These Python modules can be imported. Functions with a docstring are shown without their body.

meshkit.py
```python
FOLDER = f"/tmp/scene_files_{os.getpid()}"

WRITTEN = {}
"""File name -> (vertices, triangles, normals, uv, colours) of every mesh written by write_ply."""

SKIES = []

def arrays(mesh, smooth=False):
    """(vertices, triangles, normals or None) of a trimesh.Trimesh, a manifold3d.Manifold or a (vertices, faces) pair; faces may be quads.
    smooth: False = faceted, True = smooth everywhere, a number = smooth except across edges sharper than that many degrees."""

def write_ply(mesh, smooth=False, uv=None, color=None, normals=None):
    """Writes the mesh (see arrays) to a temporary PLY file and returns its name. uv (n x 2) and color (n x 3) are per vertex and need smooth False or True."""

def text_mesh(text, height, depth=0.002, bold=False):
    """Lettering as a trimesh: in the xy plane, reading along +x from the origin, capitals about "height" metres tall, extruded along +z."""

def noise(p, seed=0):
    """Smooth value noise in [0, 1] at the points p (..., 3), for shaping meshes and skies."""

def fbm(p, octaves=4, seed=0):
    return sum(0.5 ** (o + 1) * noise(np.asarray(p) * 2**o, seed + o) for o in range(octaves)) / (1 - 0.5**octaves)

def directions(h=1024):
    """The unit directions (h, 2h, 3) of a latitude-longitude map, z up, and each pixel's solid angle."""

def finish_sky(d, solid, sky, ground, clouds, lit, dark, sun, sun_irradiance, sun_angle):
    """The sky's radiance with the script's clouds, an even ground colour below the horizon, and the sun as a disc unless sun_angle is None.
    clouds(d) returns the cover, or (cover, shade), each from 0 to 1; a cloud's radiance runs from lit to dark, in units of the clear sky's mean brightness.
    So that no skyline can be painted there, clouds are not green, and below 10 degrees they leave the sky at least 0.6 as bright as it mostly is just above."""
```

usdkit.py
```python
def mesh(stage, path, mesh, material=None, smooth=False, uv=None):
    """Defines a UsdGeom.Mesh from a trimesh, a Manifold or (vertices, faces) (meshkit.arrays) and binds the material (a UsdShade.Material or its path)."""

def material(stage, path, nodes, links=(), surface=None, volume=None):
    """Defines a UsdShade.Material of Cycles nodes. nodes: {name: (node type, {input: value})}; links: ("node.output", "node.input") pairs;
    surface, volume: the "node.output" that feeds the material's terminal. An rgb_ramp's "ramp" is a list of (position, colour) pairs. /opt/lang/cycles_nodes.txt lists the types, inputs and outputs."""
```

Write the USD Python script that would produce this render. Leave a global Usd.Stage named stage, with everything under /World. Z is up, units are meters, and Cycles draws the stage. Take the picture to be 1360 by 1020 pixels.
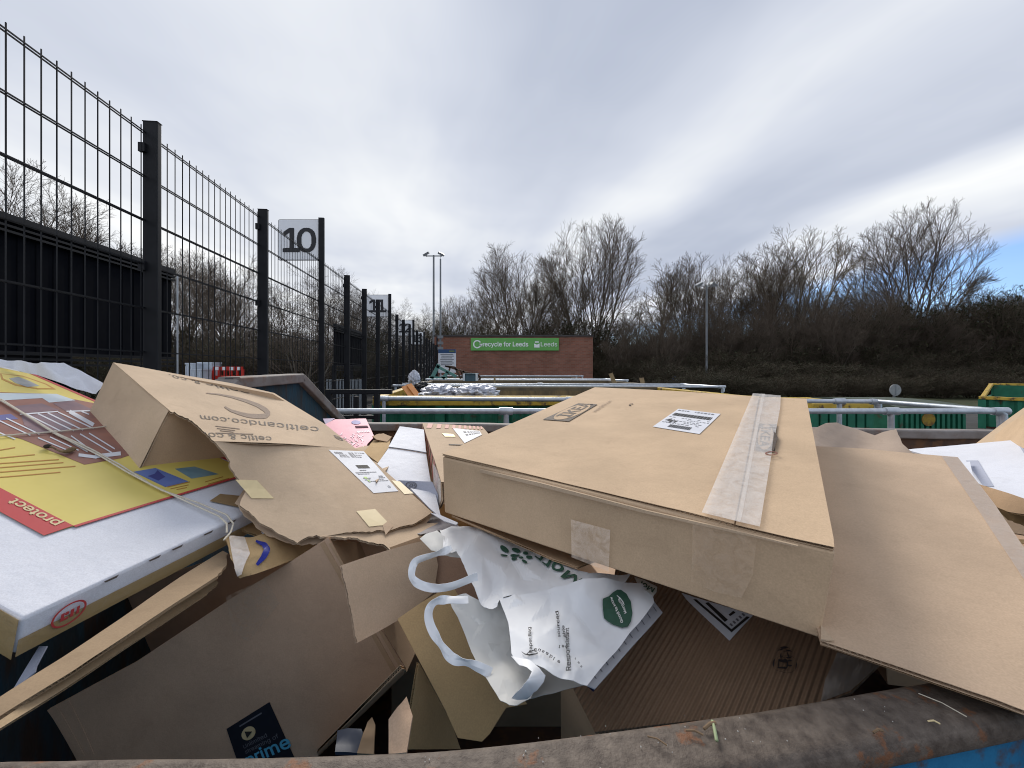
import math, random
import numpy as np, trimesh, manifold3d, meshkit, usdkit
from shapely.geometry import Polygon, Point, LineString
from shapely.ops import unary_union
from scipy.spatial import Delaunay
from pxr import Usd, UsdGeom, UsdLux, UsdShade, Gf, Sdf, Vt

stage = Usd.Stage.CreateInMemory()
UsdGeom.SetStageUpAxis(stage, 'Z')
UsdGeom.SetStageMetersPerUnit(stage, 1.0)
UsdGeom.Xform.Define(stage, '/World')
stage.SetDefaultPrim(stage.GetPrimAtPath('/World'))
UsdGeom.Scope.Define(stage, '/World/Looks')

# ------------------------------------------------------------------ camera, sky, sun, exposure
# The eye is the origin; +y is where the camera looks, z is up, the ground lies 1.5 m below.
FPX, CX, HZ = 511.0, 680.0, 489.0          # ultra-wide lens: focal length, centre column and horizon row of the 1360 x 1020 photograph
cam = UsdGeom.Camera.Define(stage, '/World/camera')
cam.CreateHorizontalApertureAttr(36.0)
cam.CreateVerticalApertureAttr(27.0)
cam.CreateFocalLengthAttr(36.0 * FPX / 1360)
cam.CreateVerticalApertureOffsetAttr(-(510 - HZ) * 36.0 / 1360)
cam.CreateClippingRangeAttr(Gf.Vec2f(0.02, 5000))
cam.CreateFStopAttr(0)
cam.CreateExposureAttr(0.3)
UsdGeom.Xformable(cam).AddRotateXOp().Set(90)

SUN_AZ, SUN_EL = math.radians(-10), math.radians(36)
SKY_STRENGTH, CLOUD = 0.1, 9.2
sunv = np.array([math.sin(SUN_AZ) * math.cos(SUN_EL), math.cos(SUN_AZ) * math.cos(SUN_EL), math.sin(SUN_EL)])
sun = UsdLux.DistantLight.Define(stage, '/World/sun')
sun.CreateIntensityAttr(0.68)
sun.CreateAngleAttr(30.0)
sun.CreateNormalizeAttr(True)
sun.CreateColorAttr(Gf.Vec3f(1.0, 0.95, 0.88))
q = trimesh.geometry.align_vectors([0, 0, 1], sunv)
UsdGeom.Xformable(sun).AddTransformOp().Set(Gf.Matrix4d(*q.T.ravel().tolist()))

def sky_material():
    # a deck of stretched clouds: each direction is carried to a flat layer overhead, so that the streaks run together towards the horizon
    C = math.radians(-10)
    n = {
        'sky': ('sky_texture', dict(sky_type='single_scattering', sun_disc=False, sun_elevation=SUN_EL, sun_rotation=SUN_AZ)),
        'tc': ('texture_coordinate', {}),
        'rot': ('vector_rotate', dict(rotate_type='z_axis', angle=C)),
        'xyz': ('separate_xyz', {}),
        'zc': ('math', dict(math_type='maximum', value2=0.0)),
        'zo': ('math', dict(math_type='add', value2=0.03)),
        'u': ('math', dict(math_type='divide')),
        'v': ('math', dict(math_type='divide')),
        'uv': ('combine_xyz', dict(z=0.0)),
        # wobble
        'm0': ('mapping', dict(scale=(0.45, 0.42, 1.0))),
        'n0': ('noise_texture', dict(scale=1.0, detail=3.0, roughness=0.5)),
        'w0': ('math', dict(math_type='subtract', value2=0.5)),
        'w1': ('math', dict(math_type='multiply', value2=1.1)),
        'uw': ('math', dict(math_type='add')),
        'uvw': ('combine_xyz', dict(z=0.0)),
        'bandpos': ('map_range', dict(from_min=-4.0, from_max=8.0, to_min=0.0, to_max=1.0, clamp=True)),
        'band': ('rgb_ramp', dict(ramp=BANDS)),
        # fine streaks
        'm1': ('mapping', dict(scale=(1.5, 0.5, 1.0), location=(3.1, 1.7, 0))),
        'n1': ('noise_texture', dict(scale=1.0, detail=5.0, roughness=0.55)),
        'r1': ('map_range', dict(from_min=0.3, from_max=0.7, to_min=-0.07, to_max=0.07, clamp=True)),
        'm2': ('mapping', dict(scale=(0.7, 0.7, 1.0), location=(7.1, 4.7, 0))),
        'n2': ('noise_texture', dict(scale=1.0, detail=4.0, roughness=0.5)),
        'r2': ('map_range', dict(from_min=0.3, from_max=0.7, to_min=-0.12, to_max=0.12, clamp=True)),
        's1': ('math', dict(math_type='add')),
        'bw': ('rgb_to_bw', {}),
        's2': ('math', dict(math_type='add')),
        # lighter towards the sun, low down
        'dot': ('vector_math', dict(math_type='dot_product', vector2=tuple(float(x) for x in GLOW))),
        'gl': ('map_range', dict(range_type='smoothstep', from_min=0.72, from_max=1.0, to_min=0.0, to_max=0.16, clamp=True)),
        's3': ('math', dict(math_type='add')),
        'tone': ('rgb_ramp', dict(ramp=[(0.0, (0.31, 0.355, 0.47)), (0.35, (0.45, 0.495, 0.60)), (0.6, (0.60, 0.638, 0.725)), (0.85, (0.83, 0.85, 0.87)), (1.0, (1.0, 0.985, 0.96))])),
        'back': ('vector_math', dict(math_type='dot_product', vector2=tuple(float(x) for x in sunv))), 'bk': ('map_range', dict(range_type='smoothstep', from_min=-0.9, from_max=0.55, to_min=0.62, to_max=1.0, clamp=True)), 'lb': ('mix', dict(mix_type='multiply', fac=1.0)),
        'lum': ('mix', dict(mix_type='multiply', fac=1.0, color2=(CLOUD, CLOUD, CLOUD))),
        'cu': ('map_range', dict(from_min=-4.0, from_max=8.0, to_min=0.0, to_max=1.0, clamp=True)),
        'cover': ('rgb_ramp', dict(ramp=[(0.0, (1, 1, 1)), (0.62, (1, 1, 1)), (0.665, (0.10, 0.10, 0.10)), (1.0, (0.06, 0.06, 0.06))])),
        'cov': ('rgb_to_bw', {}),
        'bl': ('mix', dict(mix_type='multiply', fac=1.0, color2=(0.85, 1.1, 1.5))),
        'mix': ('mix', dict(mix_type='mix')),
        'bg': ('background_shader', dict(strength=SKY_STRENGTH)),
    }
    l = [('tc.generated', 'rot.vector'), ('rot.vector', 'xyz.vector'), ('xyz.z', 'zc.value1'), ('zc.value', 'zo.value1'),
         ('xyz.x', 'u.value1'), ('zo.value', 'u.value2'), ('xyz.y', 'v.value1'), ('zo.value', 'v.value2'), ('u.value', 'uv.x'), ('v.value', 'uv.y'),
         ('uv.vector', 'm0.vector'), ('m0.vector', 'n0.vector'), ('n0.fac', 'w0.value1'), ('w0.value', 'w1.value1'), ('u.value', 'uw.value1'), ('w1.value', 'uw.value2'),
         ('uw.value', 'bandpos.value'), ('bandpos.result', 'band.fac'), ('uw.value', 'uvw.x'), ('v.value', 'uvw.y'),
         ('uvw.vector', 'm1.vector'), ('m1.vector', 'n1.vector'), ('n1.fac', 'r1.value'), ('uvw.vector', 'm2.vector'), ('m2.vector', 'n2.vector'), ('n2.fac', 'r2.value'),
         ('r1.result', 's1.value1'), ('r2.result', 's1.value2'), ('band.color', 'bw.color'), ('bw.val', 's2.value1'), ('s1.value', 's2.value2'),
         ('tc.generated', 'dot.vector1'), ('dot.value', 'gl.value'), ('gl.result', 's3.value1'), ('s2.value', 's3.value2'),
         ('s3.value', 'tone.fac'), ('tc.generated', 'back.vector1'), ('back.value', 'bk.value'), ('tone.color', 'lb.color1'), ('bk.result', 'lb.color2'), ('lb.color', 'lum.color1'), ('u.value', 'cu.value'), ('cu.result', 'cover.fac'), ('cover.color', 'cov.color'),
         ('sky.color', 'bl.color1'), ('bl.color', 'mix.color1'), ('lum.color', 'mix.color2'), ('cov.val', 'mix.fac'), ('mix.color', 'bg.color')]
    return usdkit.material(stage, '/World/Looks/sky_clouds', n, l, surface='bg.background')

# brightness of the cloud streets across the sky, from the far left (u = -4) to the far right (u = 8)
def _b(u): return (u + 4) / 12
BANDS = [(0, (.55,)*3), (_b(-1.8), (.66,)*3), (_b(-1.0), (.50,)*3), (_b(-.5), (.64,)*3), (_b(-.1), (.56,)*3), (_b(0.2), (.40,)*3), (_b(.65), (.46,)*3), (_b(0.95), (.68,)*3), (_b(1.15), (.70,)*3),
         (_b(1.5), (.50,)*3), (_b(2.1), (.42,)*3), (_b(2.5), (.78,)*3), (_b(2.75), (.72,)*3), (_b(3.4), (.62,)*3), (_b(4.2), (.66,)*3), (1, (.6,)*3)]
GLOW = np.array([math.sin(math.radians(-27)) * math.cos(math.radians(15)), math.cos(math.radians(-27)) * math.cos(math.radians(15)), math.sin(math.radians(15))])
dome = UsdLux.DomeLight.Define(stage, '/World/sky')
UsdShade.MaterialBindingAPI.Apply(dome.GetPrim()).Bind(sky_material())
dome.GetPrim().SetCustomDataByKey('kind', 'structure')

# ------------------------------------------------------------------ materials
MATS = {}
def mat(name, c1, c2=None, scale=8.0, rough=0.7, spec=0.3, bump=0.0, bscale=60.0, metal=0.0, detail=4.0, lo=0.35, hi=0.65, c3=None, scale3=2.0, lo3=0.5, hi3=0.6, coat=0.0, stretch=None):
    """A principled surface whose colour runs between c1 and c2 with noise, with patches of c3."""
    if name in MATS: return MATS[name]
    n = {'p': ('principled_bsdf', dict(roughness=rough, specular_ior_level=spec, metallic=metal, base_color=tuple(c1), coat_weight=coat)), 'g': ('geometry', {})}
    l = []
    src = 'g.position'
    if stretch:
        n['mp'] = ('mapping', dict(scale=stretch)); l += [('g.position', 'mp.vector')]; src = 'mp.vector'
    if c2 is not None:
        n['n'] = ('noise_texture', dict(scale=scale, detail=detail, roughness=0.6))
        n['r'] = ('rgb_ramp', dict(ramp=[(lo, c1), (hi, c2)]))
        l += [(src, 'n.vector'), ('n.fac', 'r.fac')]
        out = 'r.color'
        if c3 is not None:
            n['n3'] = ('noise_texture', dict(scale=scale3, detail=6.0, roughness=0.65))
            n['r3'] = ('rgb_ramp', dict(ramp=[(lo3, (0, 0, 0)), (hi3, (1, 1, 1))]))
            n['b3'] = ('rgb_to_bw', {})
            n['m3'] = ('mix', dict(mix_type='mix', color2=tuple(c3)))
            l += [(src, 'n3.vector'), ('n3.fac', 'r3.fac'), ('r3.color', 'b3.color'), ('b3.val', 'm3.fac'), (out, 'm3.color1')]
            out = 'm3.color'
        l += [(out, 'p.base_color')]
    if bump:
        n['nb'] = ('noise_texture', dict(scale=bscale, detail=4.0, roughness=0.6))
        n['bp'] = ('bump', dict(strength=1.0, distance=bump))
        l += [(src, 'nb.vector'), ('nb.fac', 'bp.height'), ('bp.normal', 'p.normal')]
    MATS[name] = usdkit.material(stage, '/World/Looks/' + name, n, l, surface='p.BSDF')
    return MATS[name]

def srgb(r, g, b):
    f = lambda c: (c / 255 / 12.92) if c <= 10 else ((c / 255 + 0.055) / 1.055) ** 2.4
    return (f(r), f(g), f(b))

def card(name, base, var=0.12, corr=0.0, bump=0.0006, rough=0.85):
    """Kraft board: blotches, fibre flecks, faint ridges of the fluting, soft scuffs."""
    if name in MATS: return MATS[name]
    b = np.array(base)
    n = {'p': ('principled_bsdf', dict(roughness=rough, specular_ior_level=0.25)), 'g': ('geometry', {}), 't': ('texture_coordinate', {}),
         'n': ('noise_texture', dict(scale=5.0, detail=5.0, roughness=0.6)),
         'r': ('rgb_ramp', dict(ramp=[(0.3, tuple(b * (1 - var))), (0.7, tuple(b * (1 + var)))])),
         'f': ('noise_texture', dict(scale=420.0, detail=2.0, roughness=0.7)),
         'fr': ('rgb_ramp', dict(ramp=[(0.25, (0.86, 0.85, 0.84)), (0.75, (1.12, 1.12, 1.12))])),
         'mx': ('mix', dict(mix_type='multiply', fac=0.8)),
         's': ('noise_texture', dict(scale=13.0, detail=7.0, roughness=0.7, distortion=1.2)),
         'sr': ('rgb_ramp', dict(ramp=[(0.58, (0, 0, 0)), (0.72, (0.35, 0.35, 0.35))])),
         'sb': ('rgb_to_bw', {}),
         'm2': ('mix', dict(mix_type='mix', color2=tuple(b * np.array([0.72, 0.70, 0.68])))),
         'nb': ('noise_texture', dict(scale=9.0, detail=6.0, roughness=0.55)),
         'bp': ('bump', dict(strength=1.0, distance=bump * 6))}
    l = [('g.position', 'n.vector'), ('n.fac', 'r.fac'), ('g.position', 'f.vector'), ('f.fac', 'fr.fac'), ('r.color', 'mx.color1'), ('fr.color', 'mx.color2'),
         ('g.position', 's.vector'), ('s.fac', 'sr.fac'), ('sr.color', 'sb.color'), ('sb.val', 'm2.fac'), ('mx.color', 'm2.color1'), ('m2.color', 'p.base_color'),
         ('g.position', 'nb.vector'), ('nb.fac', 'bp.height'), ('bp.normal', 'p.normal')]
    if corr:
        n['wv'] = ('wave_texture', dict(wave_type='bands', bands_direction='x', scale=1.0, distortion=0.6, detail=1.0))
        n['um'] = ('uvmap', dict(attribute='st'))
        n['b2'] = ('bump', dict(strength=1.0, distance=corr))
        n['wr'] = ('rgb_ramp', dict(ramp=[(0.0, (0.88, 0.87, 0.86)), (1.0, (1.06, 1.06, 1.06))]))
        n['wm'] = ('mix', dict(mix_type='multiply', fac=0.7))
        l += [('um.UV', 'wv.vector'), ('wv.fac', 'b2.height'), ('bp.normal', 'b2.normal'), ('wv.fac', 'wr.fac'), ('m2.color', 'wm.color1'), ('wr.color', 'wm.color2')]
        l = [x for x in l if x[1] not in ('p.normal', 'p.base_color')] + [('b2.normal', 'p.normal'), ('wm.color', 'p.base_color')]
    MATS[name] = usdkit.material(stage, '/World/Looks/' + name, n, l, surface='p.BSDF')
    return MATS[name]

def tape_mat(name, tint, clear=0.5, rough=0.25):
    """Clear or cream packing tape: partly see-through film with wrinkles that catch the light."""
    if name in MATS: return MATS[name]
    n = {'tr': ('transparent_bsdf', dict(color=(1, 1, 1))), 'p': ('principled_bsdf', dict(base_color=tuple(tint), roughness=rough, specular_ior_level=0.5)),
         'g': ('geometry', {}), 'n': ('noise_texture', dict(scale=30.0, detail=6.0, roughness=0.6, distortion=1.0)), 'bp': ('bump', dict(strength=0.8, distance=0.003)),
         'w': ('noise_texture', dict(scale=45.0, detail=5.0, roughness=0.65, distortion=1.2)),
         'r': ('map_range', dict(from_min=0.35, from_max=0.7, to_min=clear - 0.10, to_max=clear + 0.14, clamp=True)), 'm': ('mix_closure', {})}
    l = [('g.position', 'n.vector'), ('n.fac', 'bp.height'), ('bp.normal', 'p.normal'), ('g.position', 'w.vector'), ('w.fac', 'r.value'), ('r.result', 'm.fac'), ('tr.BSDF', 'm.closure1'), ('p.BSDF', 'm.closure2')]
    MATS[name] = usdkit.material(stage, '/World/Looks/' + name, n, l, surface='m.closure')
    return MATS[name]

KRAFT = card('kraft_warm', (.53, .385, .25))
KRAFT2 = card('kraft_grey', (.51, .385, .265))
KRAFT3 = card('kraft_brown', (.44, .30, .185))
KRAFT4 = card('kraft_gold', (.47, .32, .16))
KRAFTP = card('kraft_pink', (.53, .39, .27))
KRAFTD = card('kraft_dull', (.52, .36, .245))
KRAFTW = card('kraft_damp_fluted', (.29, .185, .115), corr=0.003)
WHITEB = card('white_board', (.67, .685, .74), var=0.03, bump=0.0008, rough=0.6)
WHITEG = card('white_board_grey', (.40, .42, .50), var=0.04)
PAPER = mat('white_paper', (.66, .67, .71), (.61, .62, .66), scale=20, rough=0.6)
BAGP = mat('bag_paper', (.80, .81, .82), (.74, .75, .77), scale=9, rough=0.55, bump=0.0012, bscale=28)
BAGIN = mat('bag_paper_inside', (.70, .69, .65), (.64, .63, .60), scale=9, rough=0.7, bump=0.0012, bscale=28)
INK = mat('black_ink', (.025, .023, .022), rough=0.6)
INKB = mat('brown_ink', (.055, .04, .03), (.10, .07, .05), scale=120, rough=0.7)
INKF = mat('faded_ink', (.20, .15, .11), (.28, .2, .15), scale=160, rough=0.8)
INKG = mat('green_ink', (.03, .085, .055), (.04, .10, .07), scale=60, rough=0.6)
INKGREY = mat('grey_print', (.17, .17, .19), rough=0.6)
CREAM = mat('cream_tape', (.68, .55, .31), (.62, .50, .28), scale=30, rough=0.45)
TAPE = tape_mat('clear_tape', (.80, .75, .70), 0.30, 0.28)
TAPEF = tape_mat('clear_tape_faint', (.42, .32, .23), 0.14, 0.12)
TAPEB = tape_mat('brown_tape', (.33, .235, .11), 0.66, 0.25)
YELLOW = mat('yellow_print', (.68, .555, .14), (.63, .51, .12), scale=5, rough=0.45, spec=0.4, bump=0.001, bscale=10)
RED = mat('red_print', (.48, .06, .06), rough=0.45)
STEEL = mat('galvanised_pipe', (.42, .45, .49), (.55, .58, .62), scale=14, rough=0.42, metal=0.75, bump=0.0004, bscale=120)
BLACK = mat('black_powder_coat', (.006, .0065, .008), (.010, .0105, .013), scale=12, rough=0.5, spec=0.25)
BLACKC = mat('black_cladding', (.004, .0045, .007), (.007, .0075, .010), scale=3, rough=0.8, spec=0.05)
GREENP = mat('green_skip_paint', (.012, .105, .06), (.02, .145, .085), scale=6, rough=0.5, c3=(.06, .05, .03), scale3=5, lo3=.58, hi3=.68, bump=.002, bscale=20)
YELLP = mat('yellow_skip_paint', (.42, .27, .03), (.52, .36, .06), scale=8, rough=0.55, c3=(.10, .06, .03), scale3=9, lo3=.52, hi3=.62, bump=.002, bscale=30)
RUSTIN = mat('rusty_inside', (.10, .055, .035), (.055, .035, .028), scale=7, rough=0.8, c3=(.14, .07, .035), scale3=11, lo3=.5, hi3=.62, bump=.003, bscale=30)
RIM = mat('worn_rim_steel', (.150, .120, .096), (.050, .036, .028), scale=60, rough=0.62, c3=(.16, .072, .035), scale3=24, lo3=.575, hi3=.63, bump=.0014, bscale=230, detail=8, lo=.3, hi=.7)
RIMG = mat('worn_grey_rim', (.24, .22, .21), (.17, .145, .13), scale=10, rough=0.7, c3=(.17, .085, .05), scale3=6, lo3=.55, hi3=.68, bump=.002, bscale=40)
BLUEP = mat('blue_skip_paint', (.010, .10, .22), (.02, .16, .32), scale=12, rough=0.5, c3=(.07, .045, .035), scale3=14, lo3=.52, hi3=.62, bump=.002, bscale=40)
BLUEIN = mat('blue_skip_inside', (.02, .06, .09), (.03, .04, .045), scale=9, rough=0.6, c3=(.045, .035, .03), scale3=6, lo3=.5, hi3=.64, bump=.003, bscale=30, stretch=(3, 3, .6))
TARMAC = mat('tarmac', (.045, .045, .047), (.065, .064, .062), scale=3, rough=0.9, bump=.004, bscale=90)
DARKWOOD = mat('weathered_wood', (.22, .15, .09), (.14, .09, .05), scale=12, rough=0.8, stretch=(1, 1, 6))

# ------------------------------------------------------------------ building blocks
USED = {}
def numbered(parent, name):
    k = (parent, name); n = USED.get(k, 0); USED[k] = n + 1
    return name if n == 0 else f'{name}_{n:03d}'

def data(prim, label=None, cat=None, group=None, kind=None):
    for k, v in (('label', label), ('category', cat), ('group', group), ('kind', kind)):
        if v: prim.SetCustomDataByKey(k, v)
    return prim

LOC = {}
def thing(name, label, cat, loc=(0, 0, 0), group=None, kind=None):
    path = '/World/' + numbered('/World', name)
    x = UsdGeom.Xform.Define(stage, path)
    x.AddTranslateOp().Set(Gf.Vec3d(*map(float, loc)))
    LOC[path] = np.array(loc, float)
    data(x.GetPrim(), label, cat, group, kind)
    return path

def part(parent, name, mesh, material, smooth=30, label=None, kind=None, uv=None):
    """A mesh given in world coordinates, kept in its thing's own coordinates."""
    path = parent + '/' + numbered(parent, name)
    v, f, _ = meshkit.arrays(mesh)
    if parent not in LOC: LOC[parent] = np.zeros(3)
    LOC[path] = LOC[parent]
    m = usdkit.mesh(stage, path, (v - LOC[parent], f), material, smooth if uv is None else False, uv)
    data(m.GetPrim(), label, None, None, kind)
    return path

def structure(name, mesh, material, kind='structure', smooth=30, label=None, cat=None):
    path = '/World/' + numbered('/World', name)
    LOC[path] = np.zeros(3)
    m = usdkit.mesh(stage, path, mesh, material, smooth)
    data(m.GetPrim(), label, cat, None, kind)
    return path

def copy_of(source, name, label, cat, loc, rotz=0, scale=(1, 1, 1), group=None):
    path = '/World/' + numbered('/World', name)
    x = UsdGeom.Xform.Define(stage, path)
    p = x.GetPrim()
    p.GetReferences().AddInternalReference(source)
    x.ClearXformOpOrder()
    x.AddTranslateOp(opSuffix='at').Set(Gf.Vec3d(*map(float, loc)))
    x.AddRotateZOp(opSuffix='at').Set(float(rotz))
    x.AddScaleOp(opSuffix='at').Set(Gf.Vec3f(*map(float, scale)))
    p.SetInstanceable(True)
    data(p, label, cat, group)
    return path

cat_ = trimesh.util.concatenate
def box(x0, x1, y0, y1, z0, z1):
    b = trimesh.creation.box([x1 - x0, y1 - y0, z1 - z0]); b.apply_translation([(x0 + x1) / 2, (y0 + y1) / 2, (z0 + z1) / 2]); return b

def beam(a, b, w, h, up=(0, 0, 1), bevel=0.0):
    """A bar of w (sideways) by h (upwards) from a to b."""
    a, b = np.array(a, float), np.array(b, float); L = np.linalg.norm(b - a); d = (b - a) / L
    s = np.cross(d, up); s /= np.linalg.norm(s); u = np.cross(s, d)
    if bevel:
        c = manifold3d.CrossSection([[(-w / 2 + bevel, -h / 2 + bevel), (w / 2 - bevel, -h / 2 + bevel), (w / 2 - bevel, h / 2 - bevel), (-w / 2 + bevel, h / 2 - bevel)]]).offset(bevel, manifold3d.JoinType.Round, 2, 12)
        mm = c.extrude(L).to_mesh(); v = np.array(mm.vert_properties[:, :3], float); f = np.array(mm.tri_verts)
        m = trimesh.Trimesh(v, f, process=False)
    else:
        m = trimesh.creation.box([w, h, L]); m.apply_translation([0, 0, L / 2])
    T = np.eye(4); T[:3, 0], T[:3, 1], T[:3, 2], T[:3, 3] = s, u, d, a
    if np.linalg.det(T[:3, :3]) < 0: T[:3, 0] *= -1
    m.apply_transform(T); return m

def tube(points, r, n=8, caps=True):
    P = np.array(points, float); k = len(P); R = np.broadcast_to(np.array(r, float), (k,))
    T = np.gradient(P, axis=0); T /= np.linalg.norm(T, axis=1, keepdims=True) + 1e-12
    ref = np.array([0, 0, 1.0]) if abs(T[0, 2]) < 0.9 else np.array([1.0, 0, 0])
    V = []
    for i in range(k):
        s = np.cross(T[i], ref)
        if np.linalg.norm(s) < 1e-6: s = np.cross(T[i], [0, 1, 0.1])
        s /= np.linalg.norm(s); u = np.cross(T[i], s); ref = np.cross(s, T[i]) if False else ref
        a = np.arange(n) / n * 2 * np.pi
        V.append(P[i] + R[i] * (np.cos(a)[:, None] * s + np.sin(a)[:, None] * u))
    V = np.concatenate(V); F = []
    for i in range(k - 1):
        for j in range(n):
            a, b, c, d = i * n + j, i * n + (j + 1) % n, (i + 1) * n + (j + 1) % n, (i + 1) * n + j
            F += [[a, b, c], [a, c, d]]
    if caps:
        V = np.vstack([V, P[:1], P[-1:]])
        for j in range(n):
            F += [[k * n, (j + 1) % n, j], [k * n + 1, (k - 1) * n + j, (k - 1) * n + (j + 1) % n]]
    m = trimesh.Trimesh(V, F, process=False); m.fix_normals(); return m

def disc(c, r, axis, t=0.01, n=32):
    m = trimesh.creation.cylinder(radius=r, height=t, sections=n)
    m.apply_transform(trimesh.geometry.align_vectors([0, 0, 1], axis)); m.apply_translation(c); return m

def at(px, py, d):
    """The point on the photograph's sight line through (px, py) that lies d metres ahead."""
    return np.stack([(np.asarray(px, float) - CX) / FPX * d, np.asarray(d, float) + 0 * np.asarray(px, float), (HZ - np.asarray(py, float)) / FPX * d], -1)

def atz(px, py, z): return at(px, py, z * FPX / (HZ - py))

from scipy.interpolate import LinearNDInterpolator
FACETS = {}
def facets(x, y, cs, seed):
    """Crumpled paper: flat facets between sharp creases, at two sizes."""
    if (cs, seed) not in FACETS:
        fs = []
        for k, s in enumerate((cs, cs * .42)):
            rng = np.random.default_rng(seed * 7 + k); g = np.arange(-12, int(1500 / s) + 12) ; gx, gy = np.meshgrid(g, g)
            if k and len(g) > 130: pass
            P = (np.stack([gx, gy], -1).reshape(-1, 2) + rng.uniform(-.48, .48, (gx.size, 2))) * s
            fs.append((LinearNDInterpolator(P, rng.uniform(-1, 1, len(P))), .8 if k == 0 else .36))
        FACETS[(cs, seed)] = fs
    return sum(w * f(np.stack([x, y], -1)) for f, w in FACETS[(cs, seed)])

class Surf:
    """A real sheet in space, surveyed at a few points (column, row, metres ahead): a plane through three, a gentle curve through more; warp adds dents."""
    def __init__(self, pts, warp=0.0, wscale=90.0, seed=0, crumple=0.0, cscale=30.0):
        p = np.array(pts, float); self.xy, self.w = p[:, :2] / 300, 1 / p[:, 2]
        self.warp, self.ws, self.seed, self.cr, self.cs = warp, wscale, seed, crumple, cscale
        n = len(p); A = np.c_[np.ones(n), self.xy]
        if n <= 3: self.c, self.rb = np.linalg.lstsq(A, self.w, rcond=None)[0], None
        else:
            r = np.linalg.norm(self.xy[:, None] - self.xy[None], axis=2); K = np.where(r > 0, r * r * np.log(r + 1e-12), 0) + np.eye(n) * 1e-6
            M = np.block([[K, A], [A.T, np.zeros((3, 3))]]); s = np.linalg.solve(M, np.r_[self.w, 0, 0, 0]); self.rb, self.c = s[:n], s[n:]
    def depth(self, x, y):
        q = np.stack([x, y], -1) / 300; w = self.c[0] + q @ self.c[1:]
        if self.rb is not None:
            r = np.linalg.norm(q[..., None, :] - self.xy, axis=-1); w = w + np.where(r > 0, r * r * np.log(r + 1e-12), 0) @ self.rb
        return 1 / w
    def base(self, x, y): return at(x, y, self.depth(x, y))
    def normal(self, x, y):
        e = 1.5; a = self.base(x + e, y) - self.base(x - e, y); b = self.base(x, y + e) - self.base(x, y - e)
        n = np.cross(a, b); n /= np.linalg.norm(n, axis=-1, keepdims=True)
        s = np.sign((n * -self.base(x, y)).sum(-1, keepdims=True)); return n * s
    def P(self, x, y, lift=0.0):
        x, y = np.asarray(x, float), np.asarray(y, float); p = self.base(x, y); n = self.normal(x, y)
        h = np.zeros(x.shape)
        if self.warp: h = h + self.warp * (meshkit.fbm(np.stack([x / self.ws, y / self.ws, 0 * x + self.seed], -1), 3, self.seed) - 0.5) * 2
        if self.cr: h = h + self.cr * facets(x, y, self.cs, self.seed)
        return p + n * (h + lift)[..., None]

def jagged(poly, edges, amp, seed=0, step=2.6):
    """Tears the named edges of an outline."""
    rng = np.random.default_rng(seed); out = []
    for i, p in enumerate(poly):
        a, b = np.array(p, float), np.array(poly[(i + 1) % len(poly)], float); out.append(tuple(a))
        if i in edges:
            L = np.linalg.norm(b - a); k = max(2, int(L / step)); nrm = np.array([-(b - a)[1], (b - a)[0]]) / L
            ph = 0.0
            for j in range(1, k):
                ph = 0.45 * ph + rng.normal(0, 0.6)
                out.append(tuple(a + (b - a) * (j + rng.uniform(-.3, .3)) / k + nrm * ph * amp))
    return out

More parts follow.
